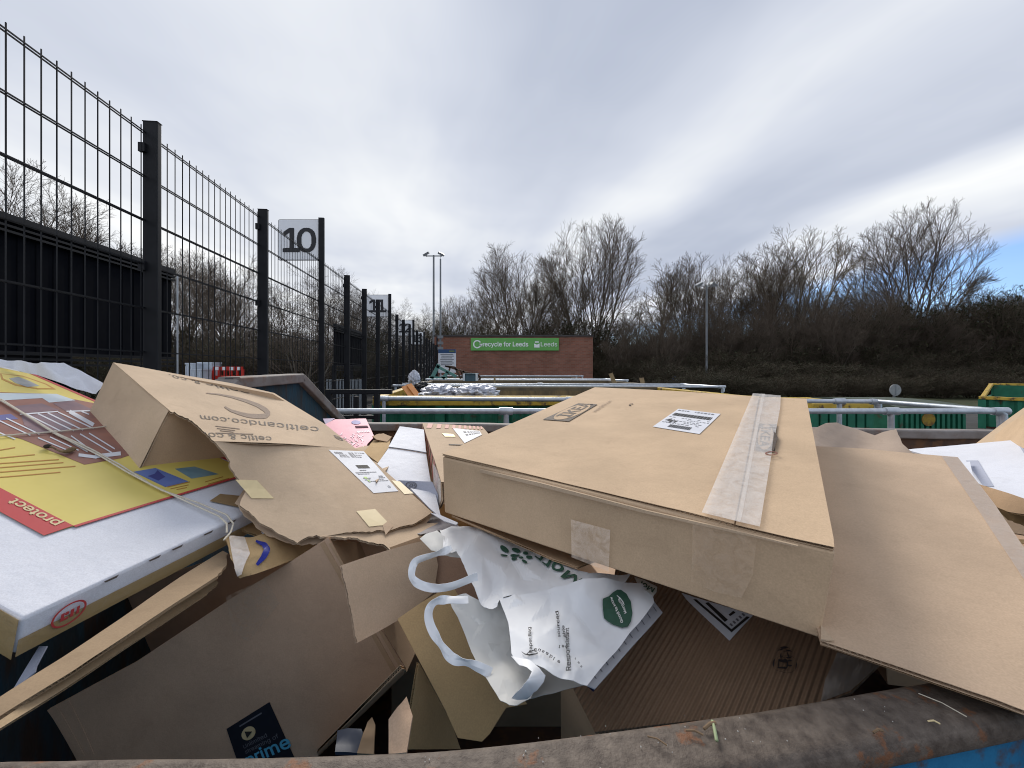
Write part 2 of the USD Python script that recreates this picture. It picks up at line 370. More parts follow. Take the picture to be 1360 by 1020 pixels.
def outline(poly, step):
    g = Polygon(poly).buffer(0)
    if g.geom_type != 'Polygon': g = max(g.geoms, key=lambda s: s.area)
    P = np.array(g.exterior.coords)[:-1]; out = []
    for i in range(len(P)):
        a, b = P[i], P[(i + 1) % len(P)]; k = max(1, int(np.linalg.norm(b - a) / step))
        out += [a + (b - a) * j / k for j in range(k)]
    return g, np.array(out)

def mesh2d(poly, step):
    g, B = outline(poly, step); x0, y0, x1, y1 = g.bounds
    gx, gy = np.meshgrid(np.arange(x0, x1, step), np.arange(y0, y1, step)); gx = gx + (np.arange(gx.shape[0]) % 2)[:, None] * step / 2
    inner = g.buffer(-step * 0.45)
    I = np.array([(x, y) for x, y in zip(gx.ravel(), gy.ravel()) if inner.contains(Point(x, y))]).reshape(-1, 2)
    V = np.vstack([B, I]); T = Delaunay(V).simplices
    c = V[T].mean(1); keep = [g.buffer(1e-6).contains(Point(*p)) for p in c]
    T = T[np.array(keep)]
    p_, q_ = V[T[:, 1]] - V[T[:, 0]], V[T[:, 2]] - V[T[:, 0]]; a = p_[:, 0] * q_[:, 1] - p_[:, 1] * q_[:, 0]; T = T[np.abs(a) > 1e-9]; a = a[np.abs(a) > 1e-9]
    T[a < 0] = T[a < 0][:, ::-1]
    return V, T, len(B)

def sheet(S, poly, step=14.0, t=0.004, lift=0.0, flutes=True):
    """A sheet of thickness t lying on surface S (its near face) with the given outline; board shows its fluted core along the edges."""
    V, T, nb = mesh2d(poly, step)
    top, bot = S.P(V[:, 0], V[:, 1], lift), S.P(V[:, 0], V[:, 1], lift - t)
    T = T[:, ::-1]   # image rows run downwards
    n = len(V); E = []
    if t > 0.002 and flutes:
        l = 0.0007
        lay = [top, S.P(V[:, 0], V[:, 1], lift - l), S.P(V[:, 0], V[:, 1], lift - t + l), bot]; F = []
        for k, (a, b) in enumerate(((0, 1), (2, 3))):
            F += [T + a * n, T[:, ::-1] + b * n]
            for i in range(nb):
                j = (i + 1) % nb; F += [np.array([[a * n + i, b * n + j, a * n + j], [a * n + i, b * n + i, b * n + j]])]
        vv = np.vstack(lay)
        # the wavy core, set 1 mm back from the edge
        B = V[:nb]; c3 = top[:nb]; L = np.r_[0, np.cumsum(np.linalg.norm(np.diff(np.vstack([c3, c3[:1]]), axis=0), axis=1))]
        m = max(8, int(L[-1] / 0.0033)) // 2 * 2; s = np.linspace(0, L[-1], m, endpoint=False)
        bx = np.interp(s, L, np.r_[B[:, 0], B[0, 0]]); by = np.interp(s, L, np.r_[B[:, 1], B[0, 1]])
        g = Polygon(B).buffer(0); cen = np.array(g.representative_point().coords[0])
        h = np.where(np.arange(m) % 2 == 0, lift - l, lift - t + l)
        w1 = np.array([S.P(np.array([x]), np.array([y]), np.array([q]))[0] for x, y, q in zip(bx, by, h)]) if m < 60 else S.P(bx, by, h)
        ix, iy = bx + (cen[0] - bx) * 0.02, by + (cen[1] - by) * 0.02
        ins = S.P(ix, iy, h); o = len(vv)
        dirv = ins - w1; dirv /= np.linalg.norm(dirv, axis=1, keepdims=True) + 1e-9
        vv = np.vstack([vv, w1 + dirv * 0.001, w1 + dirv * 0.006]); W = []
        for i in range(m):
            j = (i + 1) % m; W += [[o + i, o + j, o + m + j], [o + i, o + m + j, o + m + i]]
        F.append(np.array(W)); return trimesh.Trimesh(vv, np.vstack(F), process=False)
    F = [T, T[:, ::-1] + n]
    for i in range(nb):
        j = (i + 1) % nb; F.append(np.array([[i, n + j, j], [i, n + i, n + j]]))
    return trimesh.Trimesh(np.vstack([top, bot]), np.vstack(F), process=False)

def homography(src, dst):
    A = []
    for (x, y), (u, v) in zip(src, dst):
        A += [[x, y, 1, 0, 0, 0, -u * x, -u * y, -u], [0, 0, 0, x, y, 1, -v * x, -v * y, -v]]
    return np.linalg.svd(np.array(A, float))[2][-1].reshape(3, 3)

def hmap(H, p):
    q = np.c_[p, np.ones(len(p))] @ H.T; return q[:, :2] / q[:, 2:]

class Frame:
    """A flat printed area on a sheet: u to the right and v down across four surveyed corners (top left, top right, bottom right, bottom left)."""
    def __init__(self, S, quad, w=1.0, h=1.0):
        self.S, self.w, self.h = S, w, h; self.H = homography([(0, 0), (w, 0), (w, h), (0, h)], quad)
    def px(self, uv): return hmap(self.H, np.asarray(uv, float))
    def poly(self, uv, lift=0.0012, t=0.0005, step=25):
        return sheet(self.S, [tuple(p) for p in self.px(uv)], step, t, lift, False)
    def rect(self, x0, y0, x1, y1, **k): return self.poly([(x0, y0), (x1, y0), (x1, y1), (x0, y1)], **k)
    def ellipse(self, cx, cy, rx, ry, n=28, **k):
        a = np.arange(n) / n * 2 * np.pi; return self.poly(np.c_[cx + rx * np.cos(a), cy + ry * np.sin(a)], **k)
    def text(self, s, x, y, size, lift=0.0012, bold=False, stretch=1.0, slant=0.0):
        """Lettering whose baseline starts at (x, y)."""
        m = meshkit.text_mesh(s, size, 0.001, bold); v, f = np.array(m.vertices), np.array(m.faces)
        keep = (v[f][:, :, 2] > 0.0005).all(1); f = f[keep]
        uv = np.c_[x + v[:, 0] * stretch + v[:, 1] * slant, y - v[:, 1]]; p = self.px(uv)
        vv = self.S.P(p[:, 0], p[:, 1], lift); m = trimesh.Trimesh(vv, f[:, ::-1], process=False); m.remove_unreferenced_vertices(); return m
    def line(self, pts, w, **k):
        g = LineString(pts).buffer(w / 2, cap_style=2, join_style=1); return self.poly(list(g.exterior.coords)[:-1], **k)

def ring(F, cx, cy, r, w, rx=1.0, a0=0, a1=357, n=40, **k):
    a = np.radians(np.linspace(a0, a1, n)); o = np.c_[cx + rx * r * np.cos(a), cy + r * np.sin(a)]; i = np.c_[cx + rx * (r - w) * np.cos(a), cy + (r - w) * np.sin(a)]
    P = [tuple(p) for p in np.vstack([o, i[::-1]])]; return F.poly(P, **k)

def words(F, x, y, w, h, rows, seed=0, dens=0.75):
    """Fine print too small to read: broken lines of short dashes."""
    rng = np.random.default_rng(seed); out = []
    for r in range(rows):
        yy = y + h * r / rows; u = 0.0; end = w * rng.uniform(0.55, 1)
        while u < end:
            l = rng.uniform(0.03, 0.12) * w; out.append(F.rect(x + u, yy, min(x + u + l, x + w), yy + h / rows * 0.45, step=60)); u += l + 0.025 * w
    return cat_(out)

def bars(F, x, y, w, h, n=30, seed=0):
    rng = np.random.default_rng(seed); e = np.r_[0, np.cumsum(rng.choice([1, 1, 2, 3], 2 * n))]; e = e / e[-1] * w
    return cat_([F.rect(x + e[2 * i], y, x + e[2 * i + 1], y + h, step=60) for i in range(n)])

def hexa(c, r=0.004, step=0.07, warp=0.004, seed=0):
    """A carton from its eight corners c[i][j][k] (left/right, near/far, bottom/top), edges rounded, faces slightly dented."""
    c = np.array(c, float); a = np.linalg.norm(c[1, 0, 1] - c[0, 0, 1]); b = np.linalg.norm(c[0, 1, 1] - c[0, 0, 1]); h = np.linalg.norm(c[0, 0, 1] - c[0, 0, 0])
    sp = manifold3d.Manifold.sphere(r, 12); m = manifold3d.Manifold.batch_hull([sp.translate([x, y, z]) for x in (r, a - r) for y in (r, b - r) for z in (r, h - r)]).refine_to_length(step).to_mesh()
    v, f = np.array(m.vert_properties[:, :3], float), np.array(m.tri_verts); u = v / [a, b, h]
    w = lambda t, k: t if k else 1 - t
    out = sum((w(u[:, 0], i) * w(u[:, 1], j) * w(u[:, 2], k))[:, None] * c[i, j, k] for i in (0, 1) for j in (0, 1) for k in (0, 1))
    if warp:
        g = trimesh.Trimesh(out, f, process=False); ed = np.sort(np.minimum(u, 1 - u) * [a, b, h], axis=1)[:, 1]; k = np.clip(ed / 0.08, 0, 1)
        nn = meshkit.fbm(out * 6 + seed, 3, seed) - 0.5; out = out + g.vertex_normals * (nn * k * 2 * warp)[:, None]
    return trimesh.Trimesh(out, f, process=False)
# ------------------------------------------------------------------ the setting
G = -1.5
structure('ground', box(-400, 400, -30, 600, G - 0.3, G), TARMAC)
FD = np.array([-0.1127, 0.9936, 0.0]); FN = np.array([0.9936, 0.1127, 0.0])       # the fence runs this way
SC = 1.12
def fence_at(d, off=0.0, z=0.0): return np.array([-0.1135 * d - 1.45 * SC - off, d, z])
VERGE = mat('rough_grass', (.035, .05, .02), (.07, .065, .03), scale=4, rough=0.95, bump=.03, bscale=12)
vx = np.array([[-60, 14], [-9, 14], [-9, 24.6], [5, 24.6], [5.5, 17], [12, 13.5], [60, 12.5], [60, 70], [-60, 70]], float)
structure('grass_verge', trimesh.creation.extrude_polygon(Polygon(vx), 0.12, engine='earcut').apply_translation([0, 0, G + 0.004]), VERGE)

# ---- the skip that holds the cardboard
skip = thing('cardboard_skip', 'long open steel skip with rusty worn rim and blue sides, full of cardboard', 'skip', (1.5, 1.4, G))
def sweep(line, prof, dent=0.0, seed=0):
    """Carries a closed profile (sideways, up) along a line."""
    P = np.array(line, float); T = np.gradient(P, axis=0); T[:, 2] = 0; T /= np.linalg.norm(T, axis=1, keepdims=True)
    N = np.stack([-T[:, 1], T[:, 0], 0 * T[:, 0]], 1); k, n = len(P), len(prof); V = []
    for i in range(k):
        V.append(P[i] + np.array(prof)[:, :1] * N[i] + np.array(prof)[:, 1:] * [0, 0, 1])
    V = np.concatenate(V)
    if dent: V += (np.stack([meshkit.fbm(V * 5 + s, 3, seed + s) for s in range(3)], 1) - .5) * dent * 2 + (np.stack([meshkit.fbm(V * 30 + s, 2, seed + s) for s in range(3)], 1) - .5) * dent * .25
    F = []
    for i in range(k - 1):
        for j in range(n):
            a, b, c, d = i * n + j, i * n + (j + 1) % n, (i + 1) * n + (j + 1) % n, (i + 1) * n + j; F += [[a, b, c], [a, c, d]]
    m = trimesh.Trimesh(V, F, process=False); m.fix_normals(); return m
def resample(pts, step):
    P = np.array(pts, float); L = np.r_[0, np.cumsum(np.linalg.norm(np.diff(P, axis=0), axis=1))]; s = np.linspace(0, L[-1], max(2, int(L[-1] / step)))
    return np.stack([np.interp(s, L, P[:, k]) for k in range(3)], 1)
def rounded(w0, w1, h0, h1, r, n=5):
    out = []
    for cx, cy, a in ((w1 - r, h1 - r, 0), (w0 + r, h1 - r, 90), (w0 + r, h0 + r, 180), (w1 - r, h0 + r, 270)):
        for k in range(n): t = math.radians(a + 90 * k / (n - 1)); out.append((cx + r * math.cos(t), cy + r * math.sin(t)))
    return out
RZ = -0.35
from scipy.interpolate import PchipInterpolator
rx_ = np.array([-1.12, -.473, -.084, .2, .43, .8, 2.0, 4.4]); ry_ = np.array([.335, .3475, .357, .392, .43, .49, .6, .62])
xs = np.linspace(-1.12, 4.4, 190); near = np.stack([xs, PchipInterpolator(rx_, ry_)(xs), 0 * xs + RZ], 1)
part(skip, 'near_rim', sweep(near, rounded(-0.057, 0.0, -0.030, 0.0, 0.012), 0.002, 3), RIM, 50)
part(skip, 'near_wall', sweep(near, [(-0.051, -0.026), (-0.012, -0.026), (-0.012, -1.1), (-0.051, -1.1)], 0.004, 5), BLUEP)
far = resample([(-1.05, 2.45, RZ), (0.6, 2.36, RZ), (2.26, 2.18, RZ), (4.4, 2.0, RZ)], 0.1)
part(skip, 'far_rim', sweep(far, rounded(0.0, 0.07, -0.05, 0.0, 0.01), 0.004, 7), RIMG, 50)
part(skip, 'far_wall', sweep(far, [(0.015, -0.045), (0.05, -0.045), (0.05, -1.1), (0.015, -1.1)], 0.006, 9), RUSTIN)
top = [(-1.07, .335, RZ), (-1.055, 1.22, RZ), (-1.05, 1.47, -.036), (-1.05, 1.92, -.03), (-1.05, 2.45, RZ)]
E = [(p[1], p[2]) for p in top] + [(2.45, -1.45), (.335, -1.45)]
ew = trimesh.creation.extrude_polygon(Polygon(E), 0.03, engine='earcut'); ew.apply_transform(np.array([[0, 0, 1, -1.095], [1, 0, 0, 0], [0, 1, 0, 0], [0, 0, 0, 1.0]])); ew.fix_normals()
part(skip, 'end_wall', ew, BLUEIN)
part(skip, 'end_rim', cat_([beam(np.array(top[i]) + [-.03, 0, -.02], np.array(top[i + 1]) + [-.03, 0, -.02], 0.09, 0.045, bevel=0.008) for i in range(4)]), RIMG, 40)
part(skip, 'floor', box(-1.06, 4.4, .36, 2.3, -1.44, -1.4), RUSTIN)
part(skip, 'end_wall', box(4.4, 4.43, .6, 2.05, -1.45, RZ), BLUEIN)
rng = np.random.default_rng(4)

# ---- green skips in the next bays
def green_skip(name, label, cat, loc, w=6.3, dp=2.4, zt=1.13, rimm=None, back=0.0, shear=-.117, rot=0.0, lining=None, rw=.13, rear=None):
    """Built square at its place, then skewed along the row of bays and turned."""
    t = thing(name, label, cat, loc); x, y, z = loc; Z = z + zt; rimm = rimm or YELLP; c, s_ = math.cos(rot), math.sin(rot)
    def put(nm, m, mt, sm=30):
        v = np.array(m.vertices); dx, dy = v[:, 0] - x, v[:, 1] - y; dx = dx + shear * dy
        part(t, nm, trimesh.Trimesh(np.stack([x + c * dx - s_ * dy, y + s_ * dx + c * dy, v[:, 2]], 1), m.faces, process=False), mt, sm)
    def corr(x0, x1, yy, z0, z1, amp, sgn):
        n = int((x1 - x0) / 0.05); u = np.linspace(x0, x1, n); off = np.where((np.arange(n) // 2) % 2 == 0, 0.0, amp)
        V = np.concatenate([np.stack([u, yy + sgn * off, 0 * u + zz], 1) for zz in (z0, z1)] + [np.stack([u, 0 * u + yy - sgn * .03, 0 * u + zz], 1) for zz in (z0, z1)])
        F = []
        for i in range(n - 1):
            F += [[i, i + 1, n + i + 1], [i, n + i + 1, n + i], [2 * n + i, 3 * n + i, 3 * n + i + 1], [2 * n + i, 3 * n + i + 1, 2 * n + i + 1], [n + i, n + i + 1, 3 * n + i + 1], [n + i, 3 * n + i + 1, 3 * n + i]]
        m = trimesh.Trimesh(V, F, process=False); m.fix_normals(); return m
    put('side_panel', corr(x, x + w, y, z + .15, Z - .09, .035, -1), GREENP, False)
    put('side_panel', corr(x, x + w, y + dp, z + .15, Z - .09 + back, .03, 1), GREENP, False)
    for k in range(7):
        xx = x + w * k / 6
        put('side_post', box(xx - .06, xx + .06, y - .075, y - .036, z + .1, Z - .09), GREENP)
    put('end_panel', box(x - .02, x + .02, y, y + dp, z + .1, Z - .08), GREENP)
    put('end_panel', box(x + w - .02, x + w + .02, y, y + dp, z + .1, Z - .08), GREENP)
    put('inner_lining', box(x + .05, x + w - .05, y + dp - .06, y + dp - .035, z + .2, Z - .06 + back), lining or SKIPLINE)
    put('top_rim', beam((x - .05, y - .02, Z - .05), (x + w + .05, y - .02, Z - .05), rw, rw * .92, bevel=.012), rimm)
    put('top_rim', beam((x - .05, y + dp + .02, Z - .05 + back), (x + w + .05, y + dp + .02, Z - .05 + back), rw, rw * .92, bevel=.012), rear or rimm)
    put('top_rim', beam((x, y + .05, Z - .052), (x, y + dp - .05, Z - .052 + back), rw * .92, rw * .85, bevel=.012), rimm)
    put('top_rim', beam((x + w, y + .05, Z - .052), (x + w, y + dp - .05, Z - .052 + back), rw * .92, rw * .85, bevel=.012), rimm)
    put('floor', box(x, x + w, y, y + dp, z + .1, z + .16), RUSTIN)
    return t
SKIPLINE = mat('stained_lining', (.23, .16, .08), (.10, .075, .05), scale=5, rough=0.9, stretch=(1.5, 1, .3), bump=.01, bscale=14)
DULLRIM = mat('dull_brown_rim', (.10, .08, .055), (.16, .12, .07), scale=6, rough=.8)
green_skip('green_skip', 'green corrugated skip with yellow rim, holding white plastic sheeting, behind the second rail', 'skip', (-1.74, 5.0, G), w=4.85, rear=DULLRIM)
green_skip('green_container', 'short green corrugated container with yellow rim, right of the large flat carton', 'container', (5.06, 6.5, G), w=.92, dp=1.3, zt=.90, shear=0)
green_skip('green_skip', 'green skip with dull rim heaped with an old chair frame, second from the front', 'skip', (-2.3, 9.9, G), w=5.7, rimm=DULLRIM, zt=1.10)
green_skip('green_skip', 'furthest green skip in the row, just in front of the brick wall', 'skip', (-2.8, 14.3, G), w=5.7, rimm=DULLRIM, zt=1.10)
# taller skip and lidded container at the right
green_skip('tall_skip', 'tall green skip with chipped yellow rim at the right edge of the yard', 'skip', (11.0, 9.0, G), w=6.0, dp=2.4, zt=.86, back=.25, shear=0, rot=-.95, lining=GREENP, rw=.08)
lid = thing('lidded_container', 'green corrugated container under a dull curved lid with a round yellow sticker', 'container', (7.0, 7.0, G))
part(lid, 'body', box(7.0, 8.25, 7.02, 9.0, G + .1, -.72), GREENP)
for k in range(13):
    x = 7.05 + k * .095; part(lid, 'rib', box(x, x + .05, 6.985, 7.02, G + .15, -.74), GREENP)
a = np.linspace(0, math.pi, 14); prof = [(7.95 + .0 + 1.05 * math.cos(t), .09 * math.sin(t)) for t in a]
lm = trimesh.creation.extrude_polygon(Polygon(prof), 1.35, engine='earcut'); lm.apply_transform(np.array([[0, 0, 1, 6.95], [1, 0, 0, .05], [0, 1, 0, -.718], [0, 0, 0, 1.0]])); lm.fix_normals()
part(lid, 'curved_lid', lm, mat('dull_green_lid', (.045, .06, .045), (.07, .085, .06), scale=4, rough=.7))
part(lid, 'sticker', disc((7.55, 6.975, -.93), .12, (0, -1, 0), .012), mat('yellow_sticker', (.30, .20, .02), (.14, .07, .02), scale=14, rough=.6))

# ---- galvanised guard rails round the bays
def rail(name, label, front, back, posts, z, zb=None):
    """Front and back rails joined in a loop at the right-hand end, on uprights with collars."""
    zb = z if zb is None else zb
    t = thing(name, label, 'guard rail', (front[1][0], front[1][1], G)); r = .026
    A, B, Cc, D = [np.array([*p, zz]) for p, zz in ((front[0], z), (front[1], z), (back[1], zb), (back[0], zb))]
    part(t, 'front_rail', tube([A, B], r, 14), STEEL, 50)
    part(t, 'end_rail', tube([B, Cc], r * .98, 14), STEEL, 50)
    part(t, 'back_rail', tube([Cc, D], r, 14), STEEL, 50)
    for p in (B, Cc):
        el = tube([p + [-.07, 0, 0], p + [-.02, 0, -.004], p + [.012, 0, -.03], p + [.016, 0, -.10]], .036, 14); part(t, 'elbow', el, STEEL, 50)
    for s, f in posts:
        P = (A + (B - A) * s) if f else (D + (Cc - D) * s)
        u = part(t, 'upright', tube([P + [0, 0, -.02], [P[0], P[1], G]], r * .95, 12), STEEL, 50)
        part(u, 'collar', tube([P + [-.06, 0, 0], P + [.06, 0, 0]], .036, 14), STEEL, 50)
        part(u, 'foot_plate', box(P[0] - .08, P[0] + .08, P[1] - .08, P[1] + .08, G + .004, G + .016), STEEL)
    for s0 in (.5,):
        part(t, 'mid_rail', tube([A + [0, .0, -.5 * 1.1], B + [0, 0, -.5 * 1.1]], r * .9, 10), STEEL, 50)
    return t
rail('guard_rail', 'nearest galvanised guard rail loop, just beyond the cardboard skip', ((-1.95, 3.45), (4.38, 3.45)), ((-1.62, 4.87), (4.22, 4.45)), [(.0, 1), (.3, 1), (.6, 1), (.845, 1), (1., 1), (.0, 0), (.4, 0), (.8, 0), (.93, 0)], -.385)
rail('guard_rail', 'second galvanised guard rail loop, behind the skip of white plastic', ((-2.6, 8.6), (4.4, 8.05)), ((-2.7, 9.5), (4.05, 9.1)), [(.0, 1), (.33, 1), (.66, 1), (1., 1), (.5, 0), (1., 0)], -.39)
rail('guard_rail', 'third galvanised guard rail loop, beyond the chair frame skip', ((-2.9, 13.2), (3.66, 12.3)), ((-3.1, 14.1), (3.3, 13.6)), [(.0, 1), (.5, 1), (1., 1), (1., 0)], -.39)
rail('guard_rail', 'furthest galvanised guard rail loop, in front of the brick wall', ((-3.3, 17.9), (3.26, 17.9)), ((-3.3, 18.6), (3.1, 18.6)), [(.0, 1), (.5, 1), (1., 1), (1., 0)], -.37)

# ---- the mesh fence on the left
fence = thing('mesh_fence', 'tall black welded mesh fence with square posts running along the left', 'fence', fence_at(1.0, 0, G))
FP = [.80, 1.765, 2.72, 4.6, 5.37, 6.17, 7.8, 8.6, 9.5, 10.9, 11.7, 13.4, 14.3, 15.2, 16.2, 17.2]
FP = [d * SC for d in FP]
POSTW, POSTD = .069, .029
def ztop(d): return 1.085 * SC - .006 * d
for d in FP:
    p = fence_at(d); zt = ztop(d) + .055
    ps = part(fence, 'post', beam(p + [0, 0, G], p + [0, 0, zt], POSTW, POSTD, up=FD, bevel=.004), BLACK, 40)
    part(ps, 'post_cap', beam(p + [0, 0, zt], p + [0, 0, zt + .004], POSTW + .003, POSTD + .003, up=FD), BLACK)
    if d < 9:
        for zz in (zt - .16, zt - .76, zt - 1.36, zt - 1.96):
            part(ps, 'clamp', beam(p - FD * .02 - FN * .03 + [0, 0, zz], p - FD * .02 - FN * .03 + [0, 0, zz + .045], .03, .018, up=FD), BLACK)
bounds = sorted(FP + [3.8 * SC, 7.1 * SC, 10.15 * SC, 12.6 * SC]); bounds = [.05] + bounds
for a, b in zip(bounds[:-1], bounds[1:]):
    L = (b - a) / FD[1]; n = max(2, int(round(L / (.0505 * SC)))); near_ = b < 5.3
    P0 = fence_at(a) - FN * 0.03
    def pos(s, z): q = P0 + FD * s; return q + [0, 0, z]
    pn = part(fence, 'mesh_panel', cat_([beam(pos(0, ztop(a) + .0 - .2 * SC * k) - FN * .008 * sg, pos(L, ztop(b) - .2 * SC * k) - FN * .008 * sg, .0034, .006) for k in range(13) for sg in (-1, 1)]), BLACK, False, kind='stuff')
    W = []
    for i in range(n):
        s = L * (i + .5) / n; z1 = ztop(a + (b - a) * (i + .5) / n) + .03
        w = beam(pos(s, G + .05), pos(s, z1), .0034, .0034, up=FD)
        if near_: part(pn, 'wire', w, BLACK, False)
        else: W.append(w)
    if W: part(pn, 'wires', cat_(W), BLACK, False, kind='stuff')

# ---- bay number signs on their own posts
WSIGN = mat('white_sign_face', (.88, .89, .91), rough=.4); DIGIT = mat('charcoal_digits', (.03, .03, .034), rough=.5)
SIGNB = mat('sign_edge', (.10, .10, .11), rough=.5)
for d, txt, zt, lab in ((3.8, '10', 1.47, 'white square bay sign reading ten, nearest and largest of the bay signs'), (7.1, '11', 1.355, 'white square bay sign reading eleven, the next beyond the largest one'),
                        (10.15, '12', 1.265, 'white square bay sign reading twelve, partly behind fence posts'), (12.6, '13', 1.18, 'white square bay sign reading thirteen, furthest of the bay signs')):
    d, zt = d * SC, zt * SC; p = fence_at(d); t = thing('bay_number_sign', lab, 'sign', p + [0, 0, G], 'numbered bay signs')
    part(t, 'post', beam(p + [0, 0, G], p + [0, 0, zt + .015], .06, .03, up=FD, bevel=.004), BLACK, 40)
    w, h = .40 * SC, .405 * SC; x1 = p[0] - .032; x0 = x1 - w; y = p[1]
    rr = manifold3d.CrossSection([[(x0 + .02, zt - h + .02), (x1 - .0, zt - h + .02), (x1, zt - .02), (x0 + .02, zt - .02)]]).offset(.02, manifold3d.JoinType.Round, 2, 16)
    def plate(cs, th, yy):
        mm = cs.extrude(th).to_mesh(); v = np.array(mm.vert_properties[:, :3], float); m = trimesh.Trimesh(np.stack([v[:, 0], yy - v[:, 2], v[:, 1]], 1), np.array(mm.tri_verts), process=False); m.fix_normals(); return m
    part(t, 'back_plate', plate(rr, .012, y + .012), SIGNB)
    part(t, 'sign_face', plate(rr.offset(-.007, manifold3d.JoinType.Round, 2, 16), .003, y), WSIGN)
    for k, c in enumerate(txt):
        m = meshkit.text_mesh(c, .225 * SC, .002, True); v = np.array(m.vertices); b0 = v.min(0); wd = v[:, 0].max() - b0[0]
        v[:, 0] = (v[:, 0] - b0[0]) * (1.12 if c != '1' else 1.1)
        cx = x0 + w * (.33 if k == 0 else .70) - wd * .55
        m = trimesh.Trimesh(np.stack([cx + v[:, 0], y - .0035 - v[:, 2], zt - h * .5 - .115 * SC + v[:, 1]], 1), m.faces, process=False); m.fix_normals()
        part(t, 'digit', m, DIGIT, False)
    for zz in (zt - .09, zt - .31): part(t, 'clip', box(x1 - .05, x1 + .01, y + .002, y + .02, zz, zz + .03), BLACK)

# ---- black cladding behind the fence
def clad(name, label, d0, d1, off, z0, z1, cat):
    d0, d1, off, z0, z1 = d0 * SC, d1 * SC, off * SC, z0 * SC, z1 * SC; t = thing(name, label, cat, fence_at(d0, off, G)); n = int((d1 - d0) / .14)
    for i in range(n):
        a, b = d0 + (d1 - d0) * i / n, d0 + (d1 - d0) * (i + 1) / n; m = (a * .35 + b * .65)
        A, M, B = fence_at(a, off), fence_at(m, off), fence_at(b, off)
        g = cat_([beam(A + [0, 0, (z0 + z1) / 2], M + [0, 0, (z0 + z1) / 2], .012, z1 - z0), beam(M + FN * -.008 + [0, 0, (z0 + z1) / 2], B + FN * -.008 + [0, 0, (z0 + z1) / 2], .012, z1 - z0)])
        part(t, 'cladding_sheet', g, BLACKC)
    for zz, h in ((z1, .05), (z1 - .075, .02), (z1 - .12, .02), (z0, .03), (z0 - .05, .02), (z0 - .1, .02)): part(t, 'rail', beam(fence_at(d0, off - .02, zz), fence_at(d1, off - .02, zz), .06, h), BLACK)
    for d in np.arange(d0 + .1, d1, 1.2): part(t, 'leg', beam(fence_at(d, off + .03, G), fence_at(d, off + .03, z0), .07, .07, up=FD), BLACK)
    return t
c1 = clad('black_clad_screen', 'large black ribbed metal screen behind the mesh fence at the left', .9, 4.5, 2.02, .115, 1.13, 'screen')
part(c1, 'backing', beam(fence_at(1.0, 2.33, .70), fence_at(5.04, 2.33, .70), .01, 1.12), BLACKC)
part(c1, 'edge_trim', beam(fence_at(5.11, 2.24, G), fence_at(5.11, 2.24, 1.23), .014, .014, up=FD), mat('pale_trim', (.55, .57, .6), rough=.5))
part(c1, 'back_wall', beam(fence_at(1.0, 3.6, .3), fence_at(5.04, 3.6, .3), .03, 1.5), BLACKC)
part(c1, 'roof', beam(fence_at(1.0, 2.95, 1.235), fence_at(5.04, 2.95, 1.235), 1.3, .02), BLACKC)
clad('black_board', 'smaller black ribbed board on legs behind the fence beyond the number 10 sign', 7.0, 8.85, 1.0, .05, .79, 'screen')
gp = thing('metal_sheet', 'low grey corrugated metal sheet standing behind the fence', 'metal sheet', (-3.7, 8.3, G))
for k in range(11): part(gp, 'ridge', box(-4.0 + k * .07, -3.96 + k * .07, 8.28, 8.33, G, -.24), mat('dull_zinc', (.20, .22, .24), (.28, .30, .32), scale=5, rough=.6))
part(gp, 'backing', box(-4.02, -3.24, 8.331, 8.35, G, -.25), mat('dull_zinc', (1, 1, 1)))

# ---- low black bay gate
gt = thing('bay_gate', 'low black steel bay gate between the fence and the guard rails', 'gate', (-1.7, 4.0, G))
for a, b, w in (((-1.98, 4.1, -.25), (-1.28, 4.1, -.25), .05), ((-1.44, 4.1, -.25), (-1.44, 4.1, G), .055), ((-1.66, 4.1, -.3), (-1.66, 4.1, G), .045), ((-1.95, 4.1, -.27), (-1.95, 4.1, G), .055), ((-1.95, 4.1, -.52), (-1.44, 4.1, -.52), .04), ((-1.95, 4.1, -.95), (-1.44, 4.1, -.95), .04)):
    part(gt, 'bar', beam(a, b, w, w, up=(0, 1, 0), bevel=.006), BLACK)

# ---- brick building with the long green sign
BD = 20.0; WX0, WX1, WZ = (577 - CX) / FPX * BD, (787.5 - CX) / FPX * BD, 1.64
br = thing('brick_building', 'low flat-roofed red brick building with a long green sign', 'building', ((WX0 + WX1) / 2, BD, G))
BRICK = usdkit.material(stage, '/World/Looks/red_brick', {'g': ('geometry', {}), 's': ('separate_xyz', {}), 'xy': ('math', dict(math_type='add')), 'c': ('combine_xyz', {}),
    'b': ('brick_texture', dict(color1=(.235, .10, .068), color2=(.31, .14, .095), mortar=(.22, .17, .14), scale=1.0, mortar_size=.006, brick_width=.225, row_height=.075, bias=-.2)),
    'n': ('noise_texture', dict(scale=1.3, detail=5.0)), 'r': ('rgb_ramp', dict(ramp=[(.3, (.8, .78, .76)), (.7, (1.12, 1.1, 1.1))])), 'm': ('mix', dict(mix_type='multiply', fac=1.0)), 'bp': ('bump', dict(strength=.6, distance=.01, invert=True)),
    'p': ('principled_bsdf', dict(roughness=.9, specular_ior_level=.2))},
    [('g.position', 's.vector'), ('s.x', 'xy.value1'), ('s.y', 'xy.value2'), ('xy.value', 'c.x'), ('s.z', 'c.y'), ('c.vector', 'b.vector'), ('g.position', 'n.vector'), ('n.fac', 'r.fac'), ('b.color', 'm.color1'), ('r.color', 'm.color2'), ('m.color', 'p.base_color'), ('b.fac', 'bp.height'), ('bp.normal', 'p.normal')], surface='p.BSDF')
part(br, 'wall', box(WX0, WX1, BD, BD + 4.5, G, WZ), BRICK)
